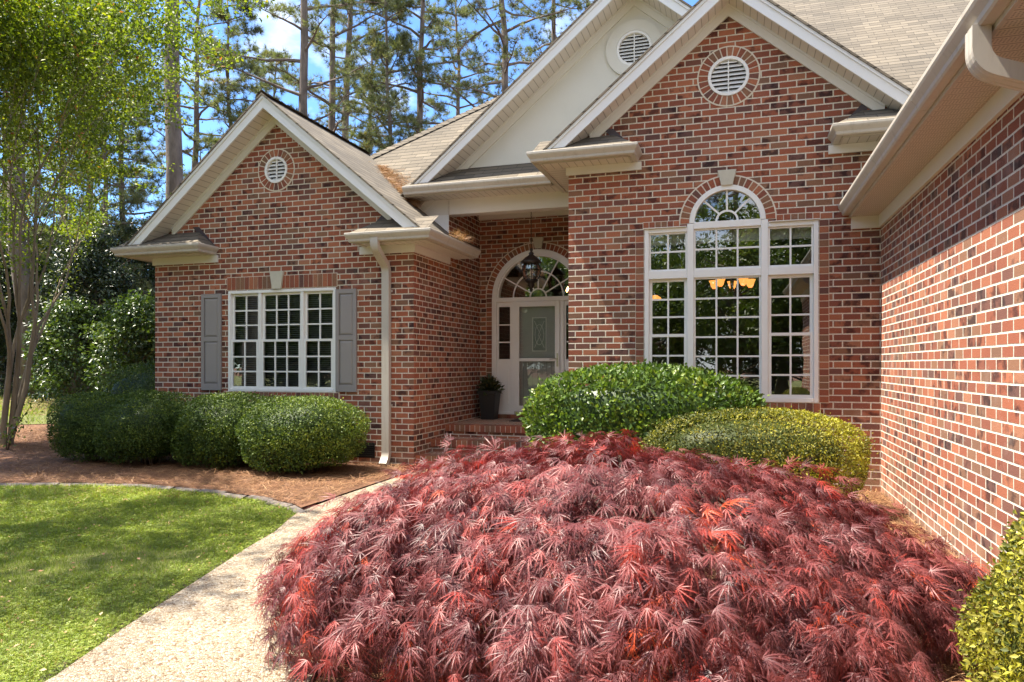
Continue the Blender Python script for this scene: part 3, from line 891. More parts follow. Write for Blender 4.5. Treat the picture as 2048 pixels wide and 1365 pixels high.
# porch: slab and brick steps
pf = MB()
PX0, PX1 = XL1+.001, XM0-.001
pf.box(PX0, PX1, 10.42, 11.999, -.2, .545)
pf.build('porch', BRICK, H)
pb = brick_mat('porch_paving', .2, .0725, .005)
m = MB(); m.add([(PX0, 10.42, .549), (PX1, 10.42, .549), (PX1, 11.998, .549), (PX0, 11.998, .549)], [(0, 1, 2, 3)], [(10.42, PX0), (10.42, PX1), (11.998, PX1), (11.998, PX0)])
m.build('porch_floor', pb, H)
for (ya, yb, zt) in ((9.86, 10.42, .37), (9.32, 9.86, .195)):
    m = MB(); m.box(PX0, PX1, ya, yb-.001, -.2, zt-.006); m.build('step', BRICK, H)
for ye, zt in ((10.42, .555), (9.86, .376), (9.32, .20)):
    n = 27; m = MB(); st_ = (PX1-PX0)/n
    for k in range(n): m.box(PX0+k*st_+.005, PX0+(k+1)*st_-.005, ye-.028, ye+(.19 if zt < .5 else .19), zt-.105, zt)
    o = m.build('step_edge', UNIT, H)
    MB().box(PX0, PX1, ye-.022, ye+.186, zt-.10, zt-.006).build('mortar_bed', MORT, o)
m = MB()
for k in range(24): m.box(DX0+k*.0695+.004, DX0+(k+1)*.0695-.004, 11.965, 12.03, .556, .618)
m.build('threshold_course', UNIT, H)

# entrance: casing, fanlight, sidelights, storm door
def entrance():
    y = 12.0; xc = (DX0+DX1)/2; Rr = (DX1-DX0)/2
    f = MB()
    f.box(DX0, DX0+.085, y-.03, y+.10, DZ0, DZS); f.box(DX1-.085, DX1, y-.03, y+.10, DZ0, DZS)
    f.arc(xc, DZS, Rr-.09, Rr-.001, y-.031, y+.10, 0, 180, 40); f.arc(xc, DZS, Rr-.118, Rr-.091, y-.012, y+.10, 0, 180, 40)
    f.box(DX0+.086, DX1-.086, y-.034, y+.10, DZS-.075, DZS-.0)                                # transom bar
    f.box(-3.79, -3.725, y-.026, y+.10, DZ0, DZS-.076); f.box(-2.90, -2.835, y-.026, y+.10, DZ0, DZS-.076)
    f.box(DX0+.086, -3.791, y-.02, y+.10, DZ0, DZ0+.05); f.box(-2.834, DX1-.086, y-.02, y+.10, DZ0, DZ0+.05)
    w = f.build('door_surround', FRAME, H, bevel=.004)
    g = MB(); g.disc(xc, DZS, Rr-.1, y+.05, 0, 180, 40); g.build('pane', GLASS, w)
    s_ = MB(); s_.arc(xc, DZS, .135, .16, y+.030, y+.056, 0, 180, 20); s_.arc(xc, DZS, .445, .468, y+.032, y+.054, 0, 180, 30)
    for a in (30, 60, 90, 120, 150):
        c_, q = math.cos(R(a)), math.sin(R(a)); n_ = (-q*.0105, c_*.0105); r0, r1 = .159, Rr-.118
        s_.prism([(xc+c_*r0-n_[0], DZS+q*r0-n_[1]), (xc+c_*r1-n_[0], DZS+q*r1-n_[1]), (xc+c_*r1+n_[0], DZS+q*r1+n_[1]), (xc+c_*r0+n_[0], DZS+q*r0+n_[1])], y+.034, y+.052)
    s_.build('fanlight_bars', FRAME, w)
    for xa, xb in ((DX0+.087, -3.792), (-2.833, DX1-.087)):
        s_ = MB()
        s_.box(xa, xa+.03, y+.0, y+.05, DZ0+.051, DZS-.077); s_.box(xb-.03, xb, y+.0, y+.05, DZ0+.051, DZS-.077)
        s_.box(xa+.03, xb-.03, y+.001, y+.049, DZS-.16, DZS-.077); s_.box(xa+.03, xb-.03, y+.001, y+.049, DZ0+.051, 1.60)
        for z in (1.90, 2.21): s_.box(xa+.03, xb-.03, y+.010, y+.036, z-.012, z+.012)
        s_.box(xa+.05, xb-.05, y-.009, y+.0, .80, 1.42)
        s_.build('sidelight', FRAME, w, bevel=.003)
        g = MB(); pane(g, xa+.02, xb-.02, 1.59, DZS-.15, y+.025); g.build('pane', GLASSD, w)
    # storm door
    d = MB(); x0, x1, z0, z1 = -3.722, -2.903, DZ0+.06, DZS-.08
    d.box(x0, x0+.085, y-.05, y-.015, z0, z1); d.box(x1-.085, x1, y-.05, y-.015, z0, z1)
    d.box(x0+.085, x1-.085, y-.049, y-.016, z1-.09, z1); d.box(x0+.085, x1-.085, y-.049, y-.016, z0, z0+.10); d.box(x0+.085, x1-.085, y-.049, y-.016, 1.56, 1.615)
    so = d.build('storm_door', FRAME, H, bevel=.004)
    MB().box(x0-.003, x1+.003, y-.06, y+.02, DZ0+.002, DZ0+.058).build('door_sill', BEIGE, so)
    g = MB(); pane(g, x0+.08, x1-.08, 1.61, z1-.08, y-.032); pane(g, x0+.08, x1-.08, z0+.09, 1.57, y-.032); g.build('pane', GLASSD, so)
    hd = MB(); hd.box(x1-.055, x1-.025, y-.062, y-.051, 1.47, 1.70); hd.tube([(x1-.04, y-.062, 1.60), (x1-.04, y-.095, 1.60), (x1-.09, y-.10, 1.605), (x1-.17, y-.095, 1.595)], [.009, .009, .008, .006], 8)
    hd.build('handle', SILVER, so)
    # front door behind it
    m = MB(); m.box(x0-.002, x1+.002, y+.055, y+.095, DZ0+.06, DZS-.08)
    fd = m.build('front_door', DOORM, H)
    gx = (x0+x1)/2+.02
    m = MB(); m.box(gx-.115, gx+.115, y+.046, y+.0545, 1.75, 2.32); m.build('door_light', plain('leaded_glass', (.33, .36, .34), .2, .35, 18), fd)
    m = MB()
    for a, b, c_, e in ((gx-.13, gx-.115, 1.735, 2.335), (gx+.115, gx+.13, 1.735, 2.335)): m.box(a, b, y+.040, y+.0545, c_, e)
    m.box(gx-.115, gx+.115, y+.0405, y+.054, 1.735, 1.75); m.box(gx-.115, gx+.115, y+.0405, y+.054, 2.32, 2.335)
    m.tube([(gx+.0+.08*math.cos(t*.4), y+.044, 2.03+.18*math.sin(t*.4)) for t in range(17)], .004, 5)
    m.tube([(gx-.09, y+.044, 1.80), (gx+.02, y+.044, 2.03), (gx-.09, y+.044, 2.27)], .004, 5); m.tube([(gx+.09, y+.044, 1.80), (gx-.02, y+.044, 2.03), (gx+.09, y+.044, 2.27)], .004, 5)
    m.build('door_light_frame', FRAME, fd)
    m = MB()
    for k in range(9): m.box(x0+.05+k*.085, x0+.052+k*.085, y+.051, y+.0545, DZ0+.2, 1.55)
    m.build('door_groove', BLACK, fd)
entrance()

# entry porch roof: beam, ceiling, gutter, skirt roof, stucco gable behind
YB = 10.56; XSC, ZSC = -1.43, 7.17
MB().box(-5.05, XM0-.001, YB, YB+.20, 3.91, 4.19).build('beam', FRZ, H)
MB().prism([(-5.05, 3.9095), (-5.05, 3.9), (-4.392, 3.56), (-4.392, 3.9095)], YB+.002, YB+.03).build('beam_cheek', TRIM, H)
MB().box(-4.388, XM0-.001, 11.93, 11.999, 4.09, 4.22).build('frieze_board', FRZ, H)
box_eave(-4.389, XM0-.001, YB+.201, 11.93, 4.23, 'porch_ceiling', mat=SOFF)
box_eave(-4.98, XM0-.001, 10.17, YB-.001, 4.155)
MB().box(-4.98, XM0-.46, 10.145, 10.168, 4.14, 4.27).build('fascia', BEIGE, H)
gutter([(-4.96, 10.144), (XM0-.455, 10.144)], 4.155)
m = MB(); m.add([(-4.97, 10.05, 4.285), (XM0-.01, 10.05, 4.285), (XM0-.01, YB-.001, 4.63), (-4.60, YB-.001, 4.63)], [(0, 1, 2, 3)]); m.build('skirt_roof', SHING, H)
m = MB(); m.holes([[(-4.75, 4.2), (2.0, 4.2), (2.0, ZSC-PIT*3.43-.05), (XSC, ZSC-.05), (-4.75, ZSC-PIT*3.32-.05)], circ(XSC, 6.18, .26)], YB); m.build('stucco_gable', STUCCO, H)
m = MB(); m.arc(XSC, 6.18, .262, .42, YB-.035, YB-.001, n=48); m.build('vent_surround', STUCCO, H)
vent(XSC, 6.18, .26, YB-.01, 0)
for xe in (-4.97, 2.1): rake(XSC, ZSC, xe, 10.13, YB, 4.24)
roof_slope(XSC, ZSC, [(XSC, 10.095), (-5.02, 10.095), (-5.02, 13.6), (XSC, 14.4)])
roof_slope(XSC, ZSC, [(XSC, 10.095), (2.15, 10.095), (2.15, 13.6), (XSC, 14.4)])

# main roof facing the street, with a hip at its left end
m = MB(); X0, Y0, Z0, q = -8.0, 10.5, 4.2, 7.3
zt = Z0+.833*q
m.add([(X0, Y0, Z0), (12, Y0, Z0), (12, Y0+q, zt), (X0+q, Y0+q, zt)], [(0, 1, 2, 3)])
m.add([(X0, Y0+2*q, Z0), (X0, Y0, Z0), (X0+q, Y0+q, zt)], [(0, 1, 2)])
m.add([(12, Y0+2*q, Z0), (X0, Y0+2*q, Z0), (X0+q, Y0+q, zt), (12, Y0+q, zt)], [(0, 1, 2, 3)])
m.build('roof', SHING, H)
# hip and ridge caps
def caps(a, b, w=.13):
    a, b = Vector(a), Vector(b); d = (b-a); n = int(d.length/.16); m = MB(); d.normalize(); sd = Vector((-d.y, d.x, 0)).normalized()
    for k in range(n):
        p = a+d*k*.16; q_ = p+d*.21; up = Vector((0, 0, .035)); lo = Vector((0, 0, .012))
        m.add([p+up, p+sd*w-Vector((0, 0, w*.62-.02)), q_+sd*w-Vector((0, 0, w*.62)), q_+lo, p-sd*w-Vector((0, 0, w*.62-.02)), q_-sd*w-Vector((0, 0, w*.62))], [(0, 3, 2, 1), (0, 4, 5, 3)])
    return m.build('ridge_cap', SHING, H)
caps((X0, Y0, Z0+.02), (X0+q, Y0+q, zt+.02)); caps((XLC, YF-.36, ZLC+.01), (XLC, 12.1, ZLC+.01), .11); caps((XMC, YF-.36, ZMC+.01), (XMC, 12.9, ZMC+.01), .11); caps((XSC, 10.1, ZSC+.01), (XSC, 14, ZSC+.01), .11)
# closing roof over the left wing's back
print('house done')

# ------------------------------------------------------------------ small things at the door
def lantern():
    x, y = -3.20, 11.2
    t = thing('pendant_lantern', (x, y, 2.68), 'black iron carriage lantern hanging on a chain before the front door fanlight', 'lantern')
    m = MB(); z = 4.225
    while z > 3.42:                                            # chain links
        q = len(m.v) % 2
        pts = [(x+(.011*math.cos(a) if int(z*100) % 2 else 0), y+(0 if int(z*100) % 2 else .011*math.cos(a)), z-.02+.02*math.sin(a)) for a in [k*math.pi/3 for k in range(7)]]
        m.tube(pts, .0032, 5, False); z -= .031
    m.build('chain', BLACK, t)
    m = MB(); m.lathe(x, y, [(.0, 3.415), (.02, 3.41), (.028, 3.385), (.016, 3.36), (.03, 3.345), (.045, 3.33), (.035, 3.31), (.05, 3.295), (.095, 3.265), (.135, 3.225), (.168, 3.195), (.172, 3.178), (.165, 3.165), (.12, 3.160), (0, 3.158)], 28)
    m.build('cap', plain('bronze_black', (.035, .026, .022), .45, .3, 14), t, smooth=True)
    prof = [(.115, 3.158), (.145, 3.11), (.155, 3.05), (.150, 2.99), (.128, 2.93), (.10, 2.89)]
    m = MB(); m.lathe(x, y, prof, 28); m.build('globe', GLASSL, t, smooth=True)
    m = MB()
    for k in range(10):
        a = 2*math.pi*k/10; m.tube([(x+(r+.004)*math.cos(a), y+(r+.004)*math.sin(a), z) for r, z in prof], .0055, 5)
    for r, z in ((.128, 2.93), (.157, 3.05)): m.tube([(x+(r+.003)*math.cos(a), y+(r+.003)*math.sin(a), z) for a in [k*math.pi/12 for k in range(25)]], .005, 5, False)
    m.build('cage', BLACK, t)
    m = MB(); m.lathe(x, y, [(0, 2.90), (.112, 2.895), (.115, 2.875), (.085, 2.85), (.05, 2.835), (.06, 2.80), (.035, 2.775), (.02, 2.75), (.028, 2.73), (.015, 2.705), (0, 2.69)], 24); m.build('base', BLACK, t, smooth=True)
    m = MB(); m.lathe(x, y, [(.018, 2.895), (.018, 2.99), (.0, 2.992)], 12); m.build('candle', CANDLE, t)
    m = MB(); m.lathe(x, y, [(.010, 2.993), (.022, 3.02), (.016, 3.06), (0, 3.09)], 12); m.build('bulb', plain('warm_glass', (.85, .55, .42), .3), t, smooth=True)
lantern()

LEAF = ([(0, 0, 0), (.30, .45, .10), (0, 1, 0), (-.30, .45, .10), (0, .5, 0)], [(0, 1, 4), (1, 2, 4), (0, 4, 3), (4, 2, 3)])
LEAF2 = ([(0, 0, 0), (.28, .40, .08), (0, 1, -.08), (-.28, .40, .08)], [(0, 1, 2), (0, 2, 3)])
BLADE = ([(-.035, 0, 0), (.035, 0, 0), (.025, .55, .08), (-.025, .55, .08), (0, 1, .30)], [(0, 1, 2, 3), (3, 2, 4)])

def planter():
    x, y, z0 = -4.10, 11.70, .551
    t = thing('potted_plant', (x, y, z0), 'tall square black planter with a small leafy plant beside the front door', 'planter')
    m = MB(); w0, w1, h = .115, .165, .50
    def ring(w, z): return [(x-w, y-w, z), (x+w, y-w, z), (x+w, y+w, z), (x-w, y+w, z)]
    rs = [ring(w0, z0), ring(w1-.012, z0+h-.06), ring(w1, z0+h-.055), ring(w1+.004, z0+h), ring(w1-.02, z0+h), ring(w1-.03, z0+h-.04)]
    m.add([p for r in rs for p in r], [(i*4+k, i*4+(k+1) % 4, (i+1)*4+(k+1) % 4, (i+1)*4+k) for i in range(5) for k in range(4)]+[(3, 2, 1, 0)])
    m.build('pot', POT, t, bevel=.004)
    MB().add(ring(w1-.025, z0+h-.05), [(0, 1, 2, 3)]).build('soil', SOILM, t)
    n = 620; base = np.array([x, y, z0+h-.03])
    d = rnd(n); d[:, 2] = np.abs(d[:, 2])*1.3; d = nz(d)
    pos = base+d*RNG.uniform(.02, .24, (n, 1))*np.array([.85, .85, 1.05])
    cloud('foliage', [LEAF2, BLADE], pos, frames(d+rnd(n)*.5+np.array([0, 0, -.2]), rnd(n)+np.array([0, 0, .6])), RNG.uniform(.05, .12, n), RNG.random(n),
          leaf_mat('pot_leaf', [(0, (.02, .035, .014)), (.6, (.05, .075, .03)), (.85, (.12, .11, .04)), (1, (.20, .14, .06))]), t)
planter()

def doormat():
    o = MB().prism([(-3.62, .5505), (-2.86, .5505), (-2.86, .562), (-3.62, .562)], 11.32, 11.78).build('doormat', plain('coir_dark', (.045, .03, .026), .95, .3, 60, .004))
    tag(o, 'dark flat doormat lying on the brick porch floor', 'doormat')
doormat()

def chandelier(x, y, z, n, r, label, mat_shade, hang):
    t = thing('chandelier', (x, y, z), label, 'chandelier')
    m = MB(); m.tube([(x, y, z+hang), (x, y, z-.12)], .012, 8); m.lathe(x, y, [(0, z-.2), (.035, z-.17), (.05, z-.12), (.02, z-.06), (.03, z+.05), (.012, z+.1)], 16)
    for k in range(n):
        a = 2*math.pi*k/n+.3; c, s_ = math.cos(a), math.sin(a)
        m.tube([(x, y, z-.1), (x+.5*r*c, y+.5*r*s_, z-.17), (x+.9*r*c, y+.9*r*s_, z-.13), (x+r*c, y+r*s_, z-.06)], .009, 6)
    m.build('frame', BLACK, t)
    for k in range(n):
        a = 2*math.pi*k/n+.3; c, s_ = x+r*math.cos(a), y+r*math.sin(a)
        m = MB()
        if mat_shade is AMBER: m.lathe(c, s_, [(.025, z-.055), (.045, z-.03), (.055, z+.02), (.075, z+.065), (.078, z+.065), (.058, z+.02), (.047, z-.028), (.0, z-.05)], 14)
        else: m.lathe(c, s_, [(.006, z-.05), (.018, z-.02), (.012, z+.02), (0, z+.04)], 10)
        m.build('lamp_shade' if mat_shade is AMBER else 'bulb', mat_shade, t, smooth=True)
chandelier(-.05, 11.0, 2.70, 5, .27, 'lit dining chandelier with amber glass shades behind the big arched window', AMBER, 1.2)
chandelier(-2.95, 13.6, 2.98, 5, .24, 'foyer chandelier with bright candle bulbs seen through the door fanlight', BULB, 1.2)
def sconce():
    x, y, z = -1.06, 9.95, 2.40
    t = thing('pendant_lamp', (x, y, z), 'single amber lamp glowing at the left pane of the big window', 'pendant lamp')
    m = MB(); m.tube([(x, y, 3.9), (x, y, z+.05)], .008, 6); m.build('rod', BLACK, t)
    m = MB(); m.lathe(x, y, [(.09, z), (.075, z+.03), (.03, z+.06), (.0, z+.062)], 18); m.build('lamp_shade', AMBER, t, smooth=True)
sconce()

# ------------------------------------------------------------------ shrubs
def lumps(d, seed, k=5, amp=.05):
    r = np.random.default_rng(seed); f = np.zeros(len(d))
    for _ in range(k):
        v = r.normal(size=3); v /= np.linalg.norm(v)
        f += np.sin(d@v*r.uniform(3, 9)+r.uniform(0, 6.28))
    return 1+amp*f/math.sqrt(k)

def sup(d, p): return 1/np.power((np.abs(d)**p).sum(1), 1/p)

def shrub(name, ctr, rad, n, leaf, mat, label, group, seed, p=2.9, amp=.07, cat='shrub', zlow=-.78, rot=0.0, tips=None, depth=.20, core=.78, tilt=.55, tmpl=LEAF2):
    x, y, z = ctr
    t = thing(name, (x, y, z), label, cat, group)
    zc = z+rad[2]*.5; rz = rad[2]*.5
    d = rnd(int(n*1.5)); d = d[d[:, 2] > zlow][:n]; n = len(d)
    s_ = sup(d, p)*lumps(d, seed, 6, amp)
    dep = 1-depth*RNG.random(n)**1.6
    loc = d*(s_*dep)[:, None]*np.array([rad[0], rad[1], rz])
    ca, sa = math.cos(rot), math.sin(rot)
    def place(q): return np.stack([q[:, 0]*ca-q[:, 1]*sa+x, q[:, 0]*sa+q[:, 1]*ca+y, q[:, 2]+zc], 1)
    k = RNG.random(n) < .035; loc[k] *= 1+RNG.uniform(.02, .085, (k.sum(), 1))
    nrm = nz(d/np.array([rad[0], rad[1], rz])**2*np.abs(d)**(p-2)+1e-6)
    nrm = np.stack([nrm[:, 0]*ca-nrm[:, 1]*sa, nrm[:, 0]*sa+nrm[:, 1]*ca, nrm[:, 2]], 1)
    fwd = nrm*tilt+rnd(n)*.9+np.array([0, 0, .25])
    tint = np.clip(RNG.normal(.45, .2, n)+(.12*(lumps(d*2.2, seed+5, 6, 1)-1))+.10*(lumps(d*6, seed+9, 6, 1)-1), 0, 1)
    if tips is not None: tint = np.clip(tips(d, tint), 0, 1)
    # inner mass of the same foliage
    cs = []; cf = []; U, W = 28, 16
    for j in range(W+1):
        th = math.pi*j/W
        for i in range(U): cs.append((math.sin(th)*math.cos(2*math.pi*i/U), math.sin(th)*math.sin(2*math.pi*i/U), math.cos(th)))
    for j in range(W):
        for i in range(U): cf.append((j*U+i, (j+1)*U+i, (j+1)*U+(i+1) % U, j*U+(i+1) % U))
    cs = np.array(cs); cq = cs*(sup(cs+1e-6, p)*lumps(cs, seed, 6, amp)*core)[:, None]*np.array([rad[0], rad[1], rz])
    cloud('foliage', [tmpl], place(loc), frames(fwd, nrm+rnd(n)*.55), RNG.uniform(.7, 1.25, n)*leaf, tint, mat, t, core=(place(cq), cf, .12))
    m = MB(); rr_ = random.Random(seed)
    for _ in range(14):
        a = rr_.uniform(0, 6.28); q = rr_.uniform(.15, .75)
        bx, by = rad[0]*.18*math.cos(a), rad[1]*.18*math.sin(a); tx, ty = rad[0]*q*math.cos(a), rad[1]*q*math.sin(a)
        f_ = lambda u, v: (u*ca-v*sa+x, u*sa+v*ca+y)
        m.tube([(*f_(bx, by), z-.05), (*f_(bx*1.6, by*1.6), z+rad[2]*.18), (*f_(tx, ty), z+rad[2]*.42)], [.016, .013, .008], 5)
    m.build('branches', TWIG, t)
    return t
TWIG = bark_mat('twig_bark', (.05, .035, .022), (.14, .10, .065), 20)
BOX = leaf_mat('boxwood_leaf', [(0, (.024, .046, .012)), (.45, (.066, .112, .022)), (.75, (.130, .190, .030)), (1, (.25, .30, .045))], .52, .25, spec=.3)
HOLLY = leaf_mat('glossy_leaf', [(0, (.030, .062, .014)), (.45, (.085, .150, .026)), (.75, (.165, .245, .038)), (1, (.33, .38, .07))], .42, .30, spec=.40)
GOLD = leaf_mat('golden_leaf', [(0, (.035, .052, .012)), (.35, (.085, .105, .020)), (.6, (.165, .155, .028)), (.8, (.31, .28, .034)), (1, (.44, .42, .05))], .52, .32, spec=.3)
gb = 'clipped round boxwoods along the left wing'
bgz = .045
def up_tips(d, t): return t+.16*np.clip(d[:, 2], 0, 1)*0+.0
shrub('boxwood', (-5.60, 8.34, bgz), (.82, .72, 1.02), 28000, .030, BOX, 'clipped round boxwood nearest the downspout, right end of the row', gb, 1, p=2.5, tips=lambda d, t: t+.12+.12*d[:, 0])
shrub('boxwood', (-6.98, 8.46, bgz), (.66, .64, 1.04), 25000, .030, BOX, 'clipped round boxwood under the left shutter, second from the downspout', gb, 2, p=2.5, tips=lambda d, t: t+.05)
shrub('boxwood', (-8.12, 8.30, bgz), (.58, .64, 1.06), 24000, .028, BOX, 'dark clipped boxwood before the house corner, third from the downspout', gb, 3, p=2.5, tips=lambda d, t: t-.03)
shrub('boxwood', (-9.22, 8.34, bgz), (.58, .62, 1.04), 24000, .028, BOX, 'dark clipped boxwood at the lawn end of the row', gb, 4, p=2.5, tips=lambda d, t: t-.03)
shrub('boxwood', (-10.15, 10.5, .05), (.98, .85, 1.48), 24000, .032, BOX, 'taller dark clipped boxwood beside the house corner, behind the row', None, 5, tips=lambda d, t: t-.08)
shrub('gardenia_bush', (-1.03, 8.22, .0), (1.34, .60, 1.46), 17000, .060, HOLLY, 'glossy bright green leafy bush in front of the big window', None, 6, p=2.6, amp=.035, depth=.14, tilt=.8, tmpl=LEAF)
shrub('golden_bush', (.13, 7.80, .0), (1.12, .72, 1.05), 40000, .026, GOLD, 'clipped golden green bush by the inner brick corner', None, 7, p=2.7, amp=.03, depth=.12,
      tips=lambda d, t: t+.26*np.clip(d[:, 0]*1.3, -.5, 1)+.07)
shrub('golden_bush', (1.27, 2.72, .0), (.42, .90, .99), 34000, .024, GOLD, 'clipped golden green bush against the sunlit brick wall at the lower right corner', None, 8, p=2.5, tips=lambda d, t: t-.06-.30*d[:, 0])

# laceleaf maple
def laceleaf(seed):
    """one finely cut leaf: seven thin saw edged lobes, drooping"""
    r = random.Random(seed); V = []; F = []
    for ang, Ln in zip((-88, -56, -27, 0, 27, 56, 88), (.42, .74, .95, 1.08, .95, .74, .42)):
        a = R(ang*.80+r.uniform(-6, 6)); Ln *= r.uniform(.88, 1.1); dr = r.uniform(.12, .48); dx, dy = math.sin(a), math.cos(a); nx, ny = dy, -dx
        cu = r.uniform(-.08, .08)
        T = (0, .22, .45, .7, 1.0); W_ = (.006, .014, .017, .013, 0)
        def pt(t, w): return (dx*t*Ln+nx*(w+cu*t*t), dy*t*Ln+ny*(w+cu*t*t), -dr*Ln*t*t+abs(w)*.6)
        b = len(V)
        for t, w in zip(T[:-1], W_[:-1]): V.append(pt(t, w)); V.append(pt(t, -w))
        V.append(pt(1.0, 0))
        for i in range(3): F.append((b+2*i, b+2*i+1, b+2*i+3, b+2*i+2))
        F.append((b+6, b+7, b+8))
        for t in (.24, .37, .50, .63, .76):
            for sg in (1, -1):
                c_ = len(V); w = .018*sg; e = .085*(1.05-t)
                V.extend([pt(t-.02, w*.8), pt(t+.035, w*.8), pt(t+.17, w+sg*e)]); F.append((c_, c_+1, c_+2) if sg < 0 else (c_+1, c_, c_+2))
    return V, F
def maple():
    cx_, cy_, z0 = -.78, 4.55, 0.0; Rx, Ry, Hh = 2.14, 1.98, .80
    t = thing('laceleaf_maple', (cx_, cy_, z0), 'low weeping dome of red lacy leaved maple filling the foreground', 'maple')
    lm = leaf_mat('maple_leaf', [(0, (.062, .020, .025)), (.35, (.175, .050, .052)), (.62, (.270, .064, .060)), (.85, (.38, .044, .032)), (1, (.58, .090, .032))], .46, .22, (1.4, .75, .7), .45)
    ns = 5400
    rho = np.sqrt(RNG.random(ns)*.985+.012)*.99; phi = RNG.random(ns)*2*math.pi
    # more of the shoots on the steep skirt
    k = RNG.random(ns) < .45; rho[k] = 1-(1-rho[k])*.42
    def surf(rho, phi):
        d = np.stack([rho*np.cos(phi), rho*np.sin(phi), np.zeros_like(rho)], 1)
        L = lumps(d*1.25, 41, 7, .05); L2 = lumps(d*3.2, 42, 7, .06)
        pw = 3.1-.75*np.clip(-np.cos(phi), 0, 1)
        h = Hh*np.power(np.clip(1-rho**pw, 0, 1), .72+.13*np.clip(-np.cos(phi), 0, 1))*(1-.20*rho*np.cos(phi)*(np.cos(phi) > 0)-.07*rho*np.cos(phi))*L*L2
        wob = 1+.05*np.sin(phi*5+1)+.035*np.sin(phi*9+2.2)
        return np.stack([cx_+Rx*np.where(np.cos(phi) > 0, .96, 1.0)*rho*wob*np.cos(phi), cy_+Ry*rho*wob*np.sin(phi), z0+.10+h], 1)
    P = surf(rho, phi); e = .015
    Pr = surf(np.minimum(rho+e, .999), phi); Pt = surf(rho, phi+e)
    down = nz(Pr-P); tan = nz(Pt-P); nrm = nz(np.cross(down, tan)); nrm[nrm[:, 2] < 0] *= -1
    lay = RNG.random(ns)**1.5*.16
    out = (RNG.random(ns) < .10)*RNG.uniform(.03, .15, ns)*(rho > .5)
    P = P-nrm*lay[:, None]+nrm*out[:, None]
    ty = np.clip(RNG.normal(.36, .14, ns), .02, .7); hot = RNG.random(ns) < .05; ty[hot] = RNG.uniform(.72, 1.0, hot.sum())
    pos = []; fw = []; nn = []; sc = []; ti = []
    # cushions: every limb end carries its own layered pad of leaves
    sr = np.sqrt(RNG.random(210))*.97; sp_ = RNG.random(210)*6.283; S = surf(sr, sp_)
    D2 = ((P[:, None, :]-S[None])**2).sum(2); near = D2.argmin(1); dist = np.sqrt(D2.min(1))
    P = P+nrm*(.055-np.minimum(1.6, (dist/.17)**2)[:, None]*.085)*np.clip(rho*2, .2, 1)[:, None]
    ty = np.clip(ty+np.random.default_rng(5).normal(0, .06, 210)[near], .02, 1)
    sd = nz(down*.9+nz(P-S[near])*.75+tan*RNG.normal(0, .45, (ns, 1)))
    for q in range(5):
        off = (q-1.2)*.052
        p = P+sd*off+nrm*(.030-.010*(q-1)**2*.5)[..., None] if False else P+sd*off+nrm*(.03-.006*q*q)
        pos.append(p+RNG.normal(0, .022, (ns, 3)))
        fw.append(sd*1.0+nz(RNG.normal(size=(ns, 3)))*.50+np.array([0, 0, -.34])+nrm*.12); nn.append(nrm+rnd(ns)*.55+np.array([0, 0, .10]))
        sc.append(RNG.uniform(.080, .135, ns)); ti.append(np.clip(ty+RNG.normal(0, .12, ns), 0, 1))
    pos = np.concatenate(pos); fw = np.concatenate(fw); nn = np.concatenate(nn); sc = np.concatenate(sc); ti = np.concatenate(ti)
    ok = pos[:, 2] > .05
    ok &= pos[:, 0] < 1.60
    cloud('foliage', [laceleaf(q) for q in range(5)], pos[ok], frames(fw[ok], nn[ok]), sc[ok], ti[ok], lm, t)
    # arching limbs under the leaves
    m = MB(); rr_ = random.Random(3)
    m.tube([(cx_, cy_, -.05), (cx_+.02, cy_, .2), (cx_-.02, cy_+.03, .42)], [.085, .07, .06], 10)
    for k_ in range(46):
        a = 2*math.pi*k_/46+rr_.uniform(-.08, .08); q = rr_.uniform(.40, .86)
        pts = []
        for s_ in (.0, .2, .45, .7, 1.0):
            r_ = q*s_; p = surf(np.array([r_]), np.array([a+.25*math.sin(s_*4+k_)]))[0]
            top = .36+.0*s_; z = top+(p[2]-.13-top)*min(1, s_*2.2) if s_ < .46 else p[2]-.12
            pts.append((p[0] if s_ > 0 else cx_, p[1] if s_ > 0 else cy_, max(.03, z)))
        m.tube(pts, [.030, .022, .014, .009, .004], 6)
    m.build('branches', bark_mat('maple_bark', (.06, .035, .028), (.17, .11, .08), 18), t)
maple()

# bare leaning sapling by the lawn
def sapling():
    x, y = -11.6, 8.75; z = gz(x, y)
    t = thing('sapling', (x, y, z), 'thin leaning sapling with few leaves at the foot of the myrtle', 'sapling')
    m = MB(); tip = []
    for dx, h in ((.75, .85), (.55, .62), (.30, .40)):
        p = [(x, y, z), (x+dx*.4, y-.1, z+h*.5), (x+dx, y-.15, z+h)]; m.tube(p, [.010, .007, .003], 5)
        for s_ in (.5, .65, .8, .95, 1): tip.append((x+dx*s_, y-.13, z+h*s_))
    m.build('stem', TWIG, t)
    P = np.repeat(np.array(tip), 7, 0)+RNG.normal(0, .07, (len(tip)*7, 3)); n = len(P)
    cloud('foliage', [LEAF2], P, frames(rnd(n), rnd(n)+np.array([0, 0, 1])), RNG.uniform(.04, .075, n), RNG.random(n), HOLLY, t)
sapling()

